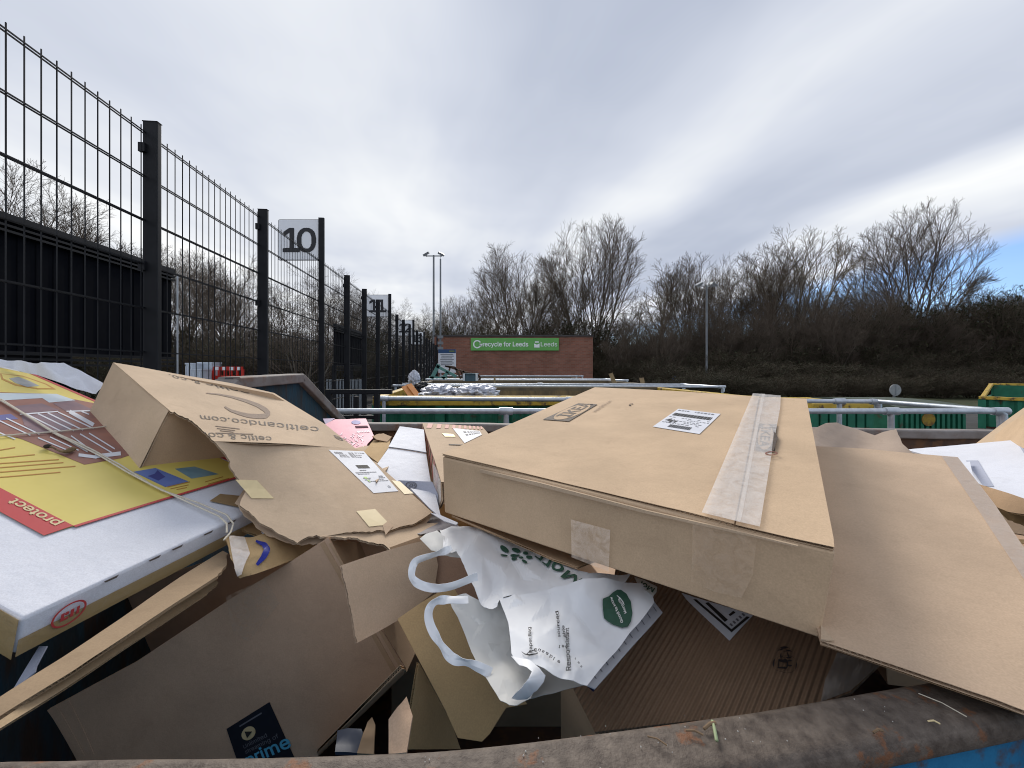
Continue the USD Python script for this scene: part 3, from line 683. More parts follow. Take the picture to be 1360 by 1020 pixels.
part(br, 'parapet_coping', box(WX0 - .04, WX1 + .04, BD - .05, BD + 4.55, WZ + .002, WZ + .075), mat('dark_coping', (.05, .045, .045), (.08, .07, .065), scale=4, rough=.8))
part(br, 'flat_roof', box(WX0 + .1, WX1 - .1, BD + .1, BD + 4.4, WZ + .08, WZ + .1), TARMAC)
part(br, 'gutter_pipe', tube([(WX0 + .15, BD - .06, WZ - .05), (WX0 + .15, BD - .06, G)], .04, 10), BLACK)
gs = thing('green_sign', 'long green recycling sign with white lettering on the brick building', 'sign', (0, BD, 1.2))
sx0, sx1, sz0, sz1 = (625.5 - CX) / FPX * BD, (742 - CX) / FPX * BD, (489 - 465.5) / FPX * BD, (489 - 449) / FPX * BD
GSIGN = mat('sign_green', (.13, .36, .09), (.15, .40, .10), scale=3, rough=.4); WTXT = mat('sign_white', (.82, .84, .82), rough=.5)
part(gs, 'board', box(sx0, sx1, BD - .07, BD - .03, sz0, sz1), GSIGN)
for xx in (sx0 + .3, (sx0 + sx1) / 2, sx1 - .3): part(gs, 'bracket', box(xx - .04, xx + .04, BD - .029, BD - .001, sz0 + .05, sz1 - .05), STEEL)
def flat_text(s, x, z, h, y, bold=False, sx=1.0, dep=.006):
    m = meshkit.text_mesh(s, h, dep, bold); v = np.array(m.vertices); m = trimesh.Trimesh(np.stack([x + v[:, 0] * sx, y - v[:, 2], z + v[:, 1]], 1), m.faces, process=False); m.fix_normals(); return m
hh = sz1 - sz0
part(gs, 'lettering', flat_text('recycle for Leeds', sx0 + .60, sz0 + hh * .33, .225, BD - .0715, True, .93), WTXT, False)
part(gs, 'lettering', flat_text('Leeds', sx0 + 3.60, sz0 + hh * .33, .225, BD - .0715, False, 1.0), WTXT, False)
an = np.radians(np.linspace(30, 350, 40)); R0, R1 = .215, .15; c0 = (sx0 + .33, sz0 + hh * .5)
o = np.c_[c0[0] + R0 * np.cos(an), c0[1] + R0 * np.sin(an)]; i_ = np.c_[c0[0] + R1 * np.cos(an), c0[1] + R1 * np.sin(an)]
def flat_poly(P, y, dep=.006):
    m = trimesh.creation.extrude_polygon(Polygon(P).buffer(0), dep, engine='earcut'); v = np.array(m.vertices); m = trimesh.Trimesh(np.stack([v[:, 0], y - v[:, 2], v[:, 1]], 1), m.faces, process=False); m.fix_normals(); return m
part(gs, 'arrow_emblem', cat_([flat_poly(np.vstack([o, i_[::-1]]), BD - .0715), flat_poly([(c0[0] + .11, c0[1] + .02), (c0[0] + .29, c0[1] + .02), (c0[0] + .20, c0[1] - .13)], BD - .0715)]), WTXT, False)
ex = sx0 + 3.28
part(gs, 'crest', cat_([flat_poly([(ex, sz0 + .15), (ex + .28, sz0 + .15), (ex + .28, sz0 + .36), (ex + .14, sz0 + .30), (ex, sz0 + .36)], BD - .0715), flat_poly([(ex + .04, sz0 + .40), (ex + .24, sz0 + .40), (ex + .24, sz0 + .47), (ex + .04, sz0 + .47)], BD - .0715)]), WTXT, False)
# notice board
nb = thing('notice_board', 'white notice board with blue header in front of the brick wall', 'notice board', (-3.1, 17.2, G))
y = 17.0; s_ = y / FPX; nx0, nx1, nz0, nz1 = (582 - CX) * s_, (605.5 - CX) * s_, (489 - 495) * s_, (489 - 464) * s_
part(nb, 'board', box(nx0, nx1, y, y + .04, nz0, nz1), PAPER); part(nb, 'header', box(nx0, nx1, y - .006, y - .001, nz1 - .16, nz1), mat('navy_header', (.03, .07, .16), rough=.5))
part(nb, 'header_emblem', box(nx1 - .3, nx1 - .06, y - .01, y - .007, nz1 - .12, nz1 - .05), mat('olive_emblem', (.12, .16, .07), rough=.5))
rg = np.random.default_rng(2)
part(nb, 'printed_lines', cat_([box(nx0 + .08 + rg.uniform(0, .08), nx1 - .08 - rg.uniform(0, .12), y - .005, y - .001, nz1 - .24 - k * .075, nz1 - .21 - k * .075) for k in range(7)]), INKGREY)
for xx in (nx0 + .1, nx1 - .1): part(nb, 'post', box(xx - .03, xx + .03, y + .041, y + .1, G, nz1), STEEL)
ws = thing('small_white_sign', 'small white sign on the corner where the fence meets the brick wall', 'sign', (-4.1, 19.6, .2))
part(ws, 'board', box(-4.13, -3.98, 19.5, 19.52, .08, .58), PAPER); part(ws, 'printed_lines', cat_([box(-4.11, -4.0, 19.494, 19.499, .5 - k * .07, .53 - k * .07) for k in range(5)]), INKGREY); part(ws, 'post', box(-4.07, -4.03, 19.521, 19.56, G, .58), STEEL)

# ---- lamp columns and round signs
GALV = mat('grey_lamp_column', (.17, .18, .19), (.22, .23, .24), scale=3, rough=.5, metal=.3)
def lamp(label, px, ptop, d, heads=True, r=.06):
    p = at(px, ptop, d); t = thing('lamp_column', label, 'lamp post', (p[0], p[1], G))
    part(t, 'column', tube([(p[0], p[1], G), (p[0], p[1], G + 1.2), (p[0], p[1], p[2])], [r * 1.5, r * 1.15, r * .8], 12), GALV, 50)
    if heads:
        part(t, 'cross_arm', beam((p[0] - .42, p[1], p[2] - .04), (p[0] + .42, p[1], p[2] - .04), .05, .05), GALV)
        for s in (-1, 1):
            m = box(-.17, .17, -.12, .12, -.06, .06); m.apply_transform(trimesh.transformations.rotation_matrix(math.radians(28) * s, [0, 1, 0])); m.apply_transform(trimesh.transformations.rotation_matrix(.35, [1, 0, 0])); m.apply_translation([p[0] + s * .42, p[1], p[2] + .07])
            h = part(t, 'floodlight', m, mat('floodlight_grey', (.22, .23, .24), rough=.4)); part(h, 'bracket', box(p[0] + s * .42 - .03, p[0] + s * .42 + .03, p[1] - .02, p[1] + .02, p[2] - .08, p[2] + .0), GALV)
    return t
lamp('tall lamp column with two floodlights, left of the brick building', 576, 339, 21.5)
l2 = lamp('thin tall mast without floodlights beside the twin floodlight column', 585, 344, 19.0, False, .045)
part(l2, 'aerial', tube([at(585, 344, 19), at(585, 336, 19)], .012, 6), GALV)
for yy in (448, 456, 463): q = at(585, yy, 19); part(l2, 'camera_box', box(q[0] - .12, q[0] + .14, q[1] - .12, q[1] - .02, q[2] - .06, q[2] + .08), GALV)
lamp('lone lamp column with two floodlights in front of the woods', 938.5, 379, 22.0, True, .055)
def round_sign(name, label, px, py, d, r, face, post=True):
    p = at(px, py, d); t = thing(name, label, 'road sign', (p[0], p[1], G)); part(t, 'disc', disc(p, r, (0, -1, 0), .02), face); part(t, 'post', tube([(p[0], p[1] + .04, G), (p[0], p[1] + .04, p[2] + r * .6)], .03, 8), GALV); return t, p
t, p = round_sign('blue_arrow_sign', 'small round blue sign with white arrow in front of the dark woods', 897, 505, 20.0, .19, mat('sign_blue', (.015, .12, .42), rough=.4))
part(t, 'arrow', cat_([flat_poly([(p[0] - .12, p[2] - .02), (p[0] + .02, p[2] - .02), (p[0] + .02, p[2] + .02), (p[0] - .12, p[2] + .02)], p[1] - .012), flat_poly([(p[0] + .02, p[2] - .07), (p[0] + .13, p[2]), (p[0] + .02, p[2] + .07)], p[1] - .012)]), WTXT, False)
t, p = round_sign('round_sign_back', 'grey back of a round road sign above the right-hand guard rail', 1189, 518, 12.0, .18, mat('sign_back_grey', (.24, .25, .25), (.30, .31, .31), scale=9, rough=.6))
part(t, 'rear_strip', box(p[0] - .02, p[0] + .02, p[1] - .016, p[1] - .0105, p[2] - .15, p[2] + .15), GALV)

# ---- things seen through the fence
cr = [('white_storage_box', 'tall white plastic box, leftmost behind the mesh fence', 246, 256, 482, 508, 15.), ('white_storage_box', 'pair of stacked white plastic tubs next to the red barrier', 262, 282, 481, 508, 15.5), ('white_storage_box', 'low white plastic tub between taller white boxes behind the fence', 252, 268, 490, 508, 14.8)]
for nm, lb, x0, x1, y0, y1, d in cr:
    a, b = at(x0, y0, d), at(x1, y1, d); t = thing(nm, lb, 'plastic tub', ((a[0] + b[0]) / 2, d, G))
    part(t, 'tub', box(a[0] + .02, b[0] - .02, d, d + .5, G + .12, a[2] - .06), mat('white_plastic', (.55, .60, .66), rough=.4)); part(t, 'lid', box(a[0], b[0], d - .02, d + .52, a[2] - .058, a[2]), mat('white_plastic', (1, 1, 1)))
    for k in range(4): x = a[0] + (b[0] - a[0]) * (k + .5) / 4; part(t, 'rib', box(x - .02, x + .02, d - .018, d - .001, G + .2, a[2] - .12), mat('white_plastic', (1, 1, 1)))
bs = thing('red_barrier', 'red plastic road barrier with white reflective bands behind the fence', 'barrier', (-11.5, 15.5, G))
a, b = at(283, 487, 15.5), at(322, 487, 15.5); RB = mat('barrier_red', (.50, .03, .02), rough=.5); WB = mat('barrier_white', (.75, .76, .78), rough=.4)
part(bs, 'top_band', box(a[0], b[0], 15.5, 15.55, a[2] - .15, a[2]), RB)
for k in range(4): x = a[0] + (b[0] - a[0]) * (k + .3) / 4; part(bs, 'reflector', box(x, x + .14, 15.485, 15.498, a[2] - .14, a[2] - .01), WB)
part(bs, 'mid_band', box(a[0], b[0], 15.5, 15.55, a[2] - .5, a[2] - .36), RB)
for k in range(6): x = a[0] + (b[0] - a[0]) * k / 5; part(bs, 'upright', box(x - .05, x + .05, 15.49, 15.56, G, a[2] - .1), RB)
# ------------------------------------------------------------------ bare winter trees and undergrowth
BARK = mat('grey_bark', (.10, .085, .065), (.16, .14, .11), scale=3, rough=.9)
BARKL = mat('pale_bark', (.20, .175, .14), (.27, .24, .19), scale=3, rough=.9)
TWIG = mat('brown_twigs', (.085, .065, .048), (.13, .10, .075), scale=1.5, rough=.9)
TWIGL = mat('pale_twigs', (.16, .13, .095), (.21, .175, .13), scale=1.5, rough=.9)
TWIGD = mat('dark_twigs', (.050, .038, .025), (.088, .068, .045), scale=1.2, rough=.9)
LEAFD = mat('dark_leaves', (.022, .028, .010), (.050, .046, .020), scale=1.1, rough=.8)

def tubes(segs, sides):
    """All segments (p0, p1, r0, r1) as thin prisms in one mesh."""
    S = np.array(segs, float); a, b, r0, r1 = S[:, :3], S[:, 3:6], S[:, 6], S[:, 7]
    d = b - a; d /= np.linalg.norm(d, axis=1, keepdims=True) + 1e-12
    ref = np.where(np.abs(d[:, 2:3]) < .9, [[0, 0, 1.0]], [[1.0, 0, 0]]); s = np.cross(d, ref); s /= np.linalg.norm(s, axis=1, keepdims=True); u = np.cross(d, s)
    an = np.arange(sides) / sides * 2 * np.pi; ring_ = np.cos(an)[None, :, None] * s[:, None] + np.sin(an)[None, :, None] * u[:, None]
    V = np.concatenate([a[:, None] + ring_ * r0[:, None, None], b[:, None] + ring_ * r1[:, None, None]], 1); n = len(S)
    j = np.arange(sides); k = (j + 1) % sides; f = np.concatenate([np.stack([j, k, sides + k], 1), np.stack([j, sides + k, sides + j], 1)])
    F = (np.arange(n)[:, None, None] * 2 * sides + f[None]).reshape(-1, 3)
    return trimesh.Trimesh(V.reshape(-1, 3), F, process=False)

def grow(seed, H, stems=1, r=.16, spread=.5, kids=(8, 7, 5, 4), lift=.25, start=.25, twig=.007, fork=.55, lean=.25, env=0.0):
    rng = np.random.default_rng(seed); segs = {0: [], 1: [], 2: [], 3: [], 4: []}
    def branch(p, d, L, r, lev):
        n = 7 if lev == 0 else (5 if lev < 3 else 3); pts = [p]; dd = d.copy()
        for i in range(n):
            dd = dd + rng.normal(0, .045 + .02 * lev, 3) + np.array([0, 0, lift * (.35 if lev else .12)]); dd /= np.linalg.norm(dd)
            pts.append(pts[-1] + dd * L / n)
        rr = r * (1 - np.linspace(0, 1, n + 1) * (.82 if lev < 4 else .5)) + twig * .5
        for i in range(n): segs[lev].append((*pts[i], *pts[i + 1], rr[i], rr[i + 1]))
        if lev >= 4 or lev >= len(kids): return
        c_, r_ = np.array([0, 0, .56 * H]), np.array([env * H, env * H, .47 * H])
        m = kids[lev]; P = np.array(pts); ang = rng.uniform(0, 6.28)
        for k in range(m):
            t = start + (1 - start) * (k + rng.uniform(.1, .9)) / m if lev == 0 else .18 + .82 * (k + rng.uniform(.1, .9)) / m
            x = min(t * n, n - 1e-6); i = int(x); q = P[i] + (P[i + 1] - P[i]) * (x - i); ax = P[i + 1] - P[i]; ax /= np.linalg.norm(ax)
            ang += 2.4 + rng.normal(0, .4); a1 = np.cross(ax, [.3, .2, 1.0] if abs(ax[2]) < .95 else [1.0, 0, 0]); a1 /= np.linalg.norm(a1); a2 = np.cross(ax, a1)
            th = spread * rng.uniform(.75, 1.35) * (1.0 if lev else 1.15 - .35 * t); nd = ax * math.cos(th) + (a1 * math.cos(ang) + a2 * math.sin(ang)) * math.sin(th)
            l_ = L * rng.uniform(.75, 1.15) * fork * (1.15 - .6 * (t - .2))
            if env and lev < 3:
                w_ = (q - c_) / r_; e_ = nd / r_; qa, qb, qc = e_ @ e_, w_ @ e_, w_ @ w_ - 1; di = qb * qb - qa * qc
                ex = (-qb + math.sqrt(di)) / qa if di > 0 else 0.0
                l_ = max(min(l_, ex * rng.uniform(.85, 1.0)), .04 * H if lev else .06 * H)
            branch(q, nd, l_, max(rr[i] * .62, twig), lev + 1)
    for s in range(stems):
        a = 6.28 * s / max(stems, 1) + rng.uniform(0, 1); o = np.array([math.cos(a), math.sin(a), 0]) * (.18 if stems > 1 else 0)
        ln_ = lean * (rng.uniform(.05, .5) if s % 2 else rng.uniform(.6, 1.0)); d = np.array([math.cos(a) * ln_, math.sin(a) * ln_, 1.0]) if stems > 1 else np.array([rng.normal(0, .04), rng.normal(0, .04), 1.0])
        branch(o + [0, 0, -.1], d / np.linalg.norm(d), H * rng.uniform(.8, .95) * (.88 if stems > 1 else .85), r * rng.uniform(.8, 1.1), 0)
    top = max(s[5] for l in segs.values() for s in l); k = H / top
    for l in segs: segs[l] = [tuple(np.array(s[:6]) * k) + (s[6], s[7]) for s in segs[l]]
    return segs

def tree(name, label, group, where, segs, bark, twigm, leaves=None):
    t = thing(name, label, 'tree' if 'tree' in name else 'shrub', where, group); o = np.array(where, float)
    tr = tubes(segs[0], 7); tr.apply_translation(o); part(t, 'trunk', tr, bark, True)
    lim = tubes(segs[1], 5); fine = tubes(segs[2] + segs[3] + segs[4], 3); c = cat_([lim, fine]); c.apply_translation(o); part(t, 'crown', c, twigm, False)
    if leaves is not None: l = leaves.copy(); l.apply_translation(o); part(t, 'leaves', l, LEAFD, False)
    return t

def leaf_cloud(segs, n, seed, size=.05):
    rng = np.random.default_rng(seed); S = np.array(segs[2] + segs[3] + segs[4]); i = rng.integers(0, len(S), n); u = rng.random((n, 1)); p = S[i, :3] * (1 - u) + S[i, 3:6] * u + rng.normal(0, .06, (n, 3))
    a = rng.normal(0, 1, (n, 3)); a /= np.linalg.norm(a, axis=1, keepdims=True); b = np.cross(a, rng.normal(0, 1, (n, 3))); b /= np.linalg.norm(b, axis=1, keepdims=True); s = size * rng.uniform(.6, 1.5, (n, 1))
    V = np.stack([p - a * s, p + b * s * .55, p + a * s, p - b * s * .55], 1).reshape(-1, 3); F = (np.arange(n)[:, None, None] * 4 + np.array([[0, 1, 2], [0, 2, 3]])[None]).reshape(-1, 3)
    return trimesh.Trimesh(V, F, process=False)

def spot(px, ptop, d): p = at(px, ptop, d); return (p[0], p[1], G), p[2] - G
HV = 10.0
V_ = {  # habit: seed and growth
    'fan':   grow(11, HV, 6, .085, .40, (9, 7, 5, 4), .05, .20, lean=.50, fork=.56, twig=.004, env=.36),
    'broad': grow(12, HV, 6, .09, .44, (9, 7, 5, 4), .05, .20, lean=.75, fork=.54, twig=.004, env=.42),
    'slim':  grow(13, HV, 1, .12, .55, (24, 8, 5, 4), .08, .16, fork=.44, twig=.004, env=.26),
    'tall':  grow(14, HV, 3, .10, .44, (14, 7, 5, 4), .06, .20, lean=.20, fork=.46, twig=.004, env=.28),
    'scrub': grow(15, HV, 5, .07, .55, (8, 6, 5, 4), .04, .15, lean=.55, fork=.52, twig=.004, env=.40),
}
FIRST = {}
def plant(habit, px, ptop, d, label, group=None, rot=0, sx=1.0, pale=False):
    key = (habit, pale); w, h = spot(px, ptop, d); s = h / HV
    if key not in FIRST:
        # the first of its kind stands as grown; copies are scaled from it
        src = '/World/Kinds/' + habit + ('_pale' if pale else '') + '_tree'
        if not stage.GetPrimAtPath('/World/Kinds'): stage.CreateClassPrim('/World/Kinds')
        UsdGeom.Xform.Define(stage, src); LOC[src] = np.zeros(3); sg = V_[habit]
        part(src, 'trunk', tubes(sg[0], 7), BARKL if pale else BARK, True); part(src, 'crown', cat_([tubes(sg[1], 5), tubes(sg[2] + sg[3] + sg[4], 3)]), TWIGL if pale else TWIG, False)
        FIRST[key] = src
    return copy_of(FIRST[key], 'bare_tree', label, 'tree', w, rot, (s * sx, s * sx, s), group)
plant('fan', 688, 322, 28, 'bare fan-shaped tree just behind the left half of the green sign wall', rot=40)
plant('fan', 785, 288, 29, 'tall bare many-stemmed tree rising behind the right end of the brick building', rot=200, sx=.92)
plant('fan', 1207, 276, 27, 'broad bare tree with spreading crown, largest on the right', rot=110, sx=.95)
plant('tall', 1058, 302, 28, 'tall slim bare tree with pale crown right of the lone lamp column', rot=60, sx=1.05, pale=True)
plant('slim', 868, 334, 31, 'slim bare tree between the brick building and the lone lamp column', rot=0, sx=1.1, pale=True)
plant('scrub', 405, 345, 15, 'bare spreading tree seen directly below the number 10 sign', rot=70, sx=1.0)
ZONES = ((790, 'slender bare tree rising behind the brick building', 'bare trees behind the brick building'), (940, 'slender bare tree between the brick building and the lone lamp column', 'bare trees left of the lone lamp column'),
         (1145, 'slender bare tree between the lone lamp column and the broad tree', 'bare trees right of the lone lamp column'), (9999, 'slender bare tree around the broad tree at the far right', 'bare trees at the far right'))
rng = np.random.default_rng(21)
for px, pt, d, hb in ((545, 396, 30, 'scrub'), (572, 402, 34, 'scrub'), (602, 392, 33, 'broad'), (628, 378, 33, 'scrub'), (655, 385, 34, 'tall'), (738, 372, 35, 'tall'), (838, 385, 34, 'scrub'), (925, 338, 30, 'fan'),
                      (968, 352, 33, 'scrub'), (1002, 326, 29, 'fan'), (1030, 352, 33, 'broad'), (1095, 376, 30, 'scrub'), (1130, 384, 34, 'scrub'), (1160, 372, 33, 'tall'), (1280, 368, 33, 'scrub'), (1318, 376, 29, 'scrub'), (1352, 384, 28, 'scrub'), (1400, 378, 30, 'scrub'),
                      (885, 400, 27, 'scrub'), (948, 392, 26, 'scrub'), (1075, 384, 27, 'broad')):
    z_ = next(z for z in ZONES if px < z[0]); plant(hb, px, pt, d, z_[1], z_[2], rng.uniform(0, 360), rng.uniform(.9, 1.1), hb in ('slim', 'tall') and bool(rng.random() < .5))
for px in range(830, 1420, 27):
    z_ = next(z for z in ZONES if px < z[0]); plant(('scrub', 'tall', 'broad')[px % 3], px + rng.uniform(-9, 9), 408 - 14 * (px > 1000) + rng.uniform(-16, 14), rng.uniform(24, 27), z_[1], z_[2], rng.uniform(0, 360), rng.uniform(.8, 1.0))
GR2 = 'bare trees behind the mesh fence'; LB2 = 'bare branching tree seen through the mesh fence at the left'
for px, pt, d, hb in ((60, 222, 24, 'broad'), (185, 318, 24, 'slim'), (240, 322, 24, 'fan'), (300, 330, 22, 'tall'), (330, 345, 21, 'scrub'), (445, 348, 24, 'scrub'), (475, 378, 26, 'fan'), (512, 398, 29, 'scrub')):
    plant(hb, px, pt, d, LB2, GR2, rng.uniform(0, 360), rng.uniform(.9, 1.15))
# undergrowth: dense twiggy shrubs with some dark ivy leaves
SH = []
for k, sd in enumerate((31, 32, 33)):
    sg = grow(sd, 4.0, 11, .03, .55, (8, 6, 5), .06, .06, twig=.005, fork=.46, lean=.42); src = '/World/Kinds/shrub_kind' + ('' if k == 0 else f'_{k:03d}')
    UsdGeom.Xform.Define(stage, src); LOC[src] = np.zeros(3)
    part(src, 'stems', tubes(sg[0] + sg[1], 4), TWIGD, False); part(src, 'crown', tubes(sg[2] + sg[3] + sg[4], 3), TWIGD, False); part(src, 'leaves', leaf_cloud(sg, (900, 2600, 1500)[k], sd + 7, .045), LEAFD, False); SH.append(src)
def shrub(px, pt, d, label, group, k, rot, w=1.0):
    p, h = spot(px, pt, d); s = h / 4.0; copy_of(SH[k], 'shrub', label, 'shrub', p, rot, (s * w, s * w, s), group)
GR3, LB3 = 'shrubs of the thicket beyond the yard', 'dense dark winter shrub in the thicket beyond the yard'
for px in range(800, 1480, 22):
    for row, (d, lo, hi) in enumerate(((23.5, 478, 458), (26.5, 462, 436), (30, 448, 418))):
        f = np.clip((px - 830) / 330, 0, 1); pt = lo + (hi - lo) * f + rng.uniform(-10, 12)
        shrub(px + rng.uniform(-12, 12), pt, d + rng.uniform(-1, 1), LB3, GR3, int(rng.integers(0, 3)), rng.uniform(0, 360), rng.uniform(.9, 1.25) * (1.25 if pt > 440 else 1))
for px, pt, d in ((1150, 405, 24), (1175, 395, 26), (1205, 402, 25), (1290, 388, 25), (1325, 378, 24), (1360, 380, 25), (1400, 375, 26)): shrub(px, pt, d, LB3, GR3, int(rng.integers(0, 3)), rng.uniform(0, 360), .8)
for px in range(880, 1480, 24):
    for d, pt in ((17.5, 497), (20.5, 484)): shrub(px + rng.uniform(-10, 10), pt + rng.uniform(-6, 6), d + rng.uniform(-.6, .6), 'low dark scrub at the foot of the thicket, just beyond the guard rails', 'low scrub at the foot of the thicket', int(rng.integers(0, 3)), rng.uniform(0, 360), 2.0)
GR4, LB4 = 'shrubs behind the mesh fence', 'dark winter shrub low behind the mesh fence at the left'
for px in list(range(20, 560, 26)):
    for d, lo in ((18, 452), (24, 440)): shrub(px + rng.uniform(-10, 10), lo + rng.uniform(-14, 16), d + rng.uniform(-1, 1), LB4, GR4, int(rng.integers(0, 3)), rng.uniform(0, 360), 1.1)
GR5, LB5 = 'shrubs behind the brick building', 'dark winter shrub rising low behind the brick building'
for px in range(590, 800, 26): shrub(px + rng.uniform(-8, 8), 425 + rng.uniform(-10, 14), 27 + rng.uniform(-1, 2), LB5, GR5, int(rng.integers(0, 3)), rng.uniform(0, 360), 1.0)
# ------------------------------------------------------------------ the cardboard heap
def mid(S, poly): p = np.mean(np.array(poly, float), 0); return S.P(p[:1], p[1:])[0]

# ---- large flat carton with clear tape (front right)
ck = np.array([[[at(590, 681, .868), at(587, 604, .85)], [at(800, 575, 1.535), at(790, 515.5, 1.523)]], [[at(1090, 849, .482), at(1110, 729, .464)], [at(1066, 590, 1.155), at(1071, 531, 1.137)]]])
cen = ck.mean((0, 1, 2))
K = thing('flat_carton', 'large flat brown furniture carton with clear tape and shipping label, on top at right', 'cardboard box', (cen[0], cen[1], ck[..., 2].min()))
inset = ck.copy(); up = np.array([-.0597, -.1386, .9885])
inset[:, :, 1] -= up * .0045
part(K, 'carton_body', hexa(inset, .004, .06, .0035, 3), KRAFT, 40)
ST = Surf([(587, 603, .85), (1110, 728, .464), (1071, 530, 1.137), (790, 515, 1.523)], 0.0025, 160, 2)
# two lid flaps meeting under the tape; the left one rides up along the front edge
seamF, seamB = (975, 696), (1008, 527.5)
part(K, 'lid_flap', sheet(ST, [(587, 603), (700, 629), (820, 658), (900, 677), seamF, seamB, (900, 520), (790, 515)], 16, .0045, .001), KRAFT, 40)
part(K, 'lid_flap', sheet(ST, [(977, 696.5), (1040, 711), (1108, 727), (1107, 715), (1071, 530), (1010, 527.5)], 16, .0045, .0005), KRAFT, 40)
SFR = Surf([(588, 606, .850), (1108, 732, .4645), (1090, 848, .482), (590, 681, .868)], 0)
part(K, 'tucked_flap_edge', sheet(SFR, [(640, 622), (720, 640), (860, 676), (980, 703), (1060, 722), (1060, 724), (980, 706), (860, 680), (720, 645), (640, 626)], 12, .003, .006, False), KRAFT2, False)
FT = Frame(ST, [(587, 603), (790, 515), (1071, 530), (1110, 728)], .84, .665)     # u runs away from the eye along the left edge, v to the right
def bil(u, v): return hmap(FT.H, [(u, v)])[0]
# printed logo: dark block with a light ellipse, lettering, web address
FL = Frame(ST, [(723, 558), (767, 538), (793, 539), (757, 560)], 1.0, 1.0)
LQ = Frame(ST, [(721, 558.5), (768, 537.0), (793.5, 538.5), (755.5, 561.0)], 3.0, 1.12)
part(K, 'logo_block', LQ.rect(0, 0, 3.0, 1.12, lift=.0030), INKB, False)
part(K, 'logo_oval', LQ.ellipse(1.5, .56, 1.42, .52, lift=.0036), KRAFT, False)
part(K, 'logo_lettering', LQ.text('IKEA', .42, .86, .60, .0042, True, 1.28), INKB, False)
part(K, 'web_address', LQ.text('www.IKEA.com', 1.5, 1.62, .22, .003, False, 1.15), INKF, False)
part(K, 'printed_mark', cat_([LQ.ellipse(3.25, 2.9, .09, .07, lift=.003), LQ.line([(3.45, 2.8), (3.75, 2.95)], .04, lift=.003), LQ.line([(3.5, 2.95), (3.6, 3.0)], .05, lift=.003)]), INKB, False)
# shipping label
LB_ = Frame(ST, [(901, 544), (957, 551), (929, 577.5), (867, 567.5)], 1.0, 1.0)
lab = part(K, 'shipping_label', LB_.rect(0, 0, 1, 1, lift=.0025, step=12), PAPER, False)
part(lab, 'printed_barcode', cat_([bars(LB_, .06, .22, .88, .15, 34, 1), bars(LB_, .28, .8, .5, .12, 22, 2)]) if False else cat_([LB_.rect(.06 + .025 * i, .24, .06 + .025 * i + .012 + .006 * (i % 3), .38, lift=.0031, step=80) for i in range(35)] + [LB_.rect(.28 + .024 * i, .8, .28 + .024 * i + .010 + .005 * (i % 2), .92, lift=.0031, step=80) for i in range(20)]), INK, False)
rg = np.random.default_rng(5); pr = []
for r_, y0 in enumerate((.06, .45, .52, .60, .66, .73)):
    u = .05 + (.45 if r_ in (2, 4) else 0)
    while u < .95:
        l = rg.uniform(.02, .07); pr.append(LB_.rect(u, y0, min(u + l, .97), y0 + .02 + .03 * (r_ == 0), lift=.0031, step=80)); u += l + .03 + (.12 if rg.random() < .2 else 0)
part(lab, 'printed_text', cat_(pr), INKGREY, False)
part(lab, 'scribble', LB_.line([(.06, .62), (.16, .55), (.10, .7), (.24, .58), (.2, .74), (.33, .6), (.3, .72)], .02, lift=.0031), INK, False)
# clear tape along the seam (two strips) and the printing that shows through it
part(K, 'clear_tape', sheet(ST, [(932, 685.5), (1000, 524.8), (1006, 525.5), (1016, 526), (1002, 597), (985, 692), (983, 698)], 9, .0004, .0062, False), TAPE, False)
part(K, 'clear_tape', sheet(ST, [(979, 694), (998, 597), (1012, 526), (1037, 528), (1036, 545), (1024, 610), (1009, 703.5), (978, 696.5)], 9, .0004, .0058, False), TAPE, False)
L2 = Frame(ST, [(1008, 563), (1032, 564), (1029, 603), (1003, 600)], 1.12, 2.6)
part(K, 'logo_block', L2.rect(0, .1, 1.12, 2.5, lift=.0036), INKB, False)
part(K, 'logo_oval', L2.ellipse(.5, 1.3, .46, 1.15, lift=.0042), KRAFT, False)
def vtext(F, s, x, y, size, lift, st=1.0):
    m = meshkit.text_mesh(s, size, .001, True); v = np.array(m.vertices); f = m.faces[(v[m.faces][:, :, 2] > .0005).all(1)]; p = F.px(np.c_[x + v[:, 1], y + v[:, 0] * st]); m = trimesh.Trimesh(F.S.P(p[:, 0], p[:, 1], lift), f, process=False); m.remove_unreferenced_vertices(); return m
part(K, 'logo_lettering', vtext(L2, 'IKEA', .22, .35, .55, .0048, 1.05), INKB, False)
part(K, 'logo_block', L2.poly([(1.0, .9), (1.22, 1.4), (1.06, 2.55), (.95, 2.5)], lift=.0068), INKB, False)
part(K, 'printed_mark', ring(Frame(ST, [(1016, 603), (1033, 603), (1033, 608), (1016, 608)], 1, 1), .5, .5, .5, .14, lift=.0068), mat('brown_red_ink', (.22, .09, .06), rough=.6), False)
# tape down the front face
FF = Frame(SFR, [(588, 606), (1108, 732), (1090, 848), (590, 681)], .67, .13)
part(K, 'clear_tape', sheet(SFR, [(921, 690), (1006, 708), (1000, 762), (985, 791), (950, 783), (919, 770)], 9, .0004, .0055, False), TAPEF, False)
part(K, 'clear_tape', sheet(SFR, [(760, 688), (812, 702), (810, 757), (761, 738)], 9, .0004, .0055, False), tape_mat('clear_tape_front', (.62, .52, .43), 0.16, .25), False)
part(K, 'loose_bottom_flap', sheet(Surf([(640, 700, .82), (800, 762, .66), (700, 728, .745), (720, 742, .70)]), [(600, 684), (700, 714), (790, 744), (777, 749), (768, 753), (737, 743), (680, 718)], 12, .004, 0), KRAFT3, 40)

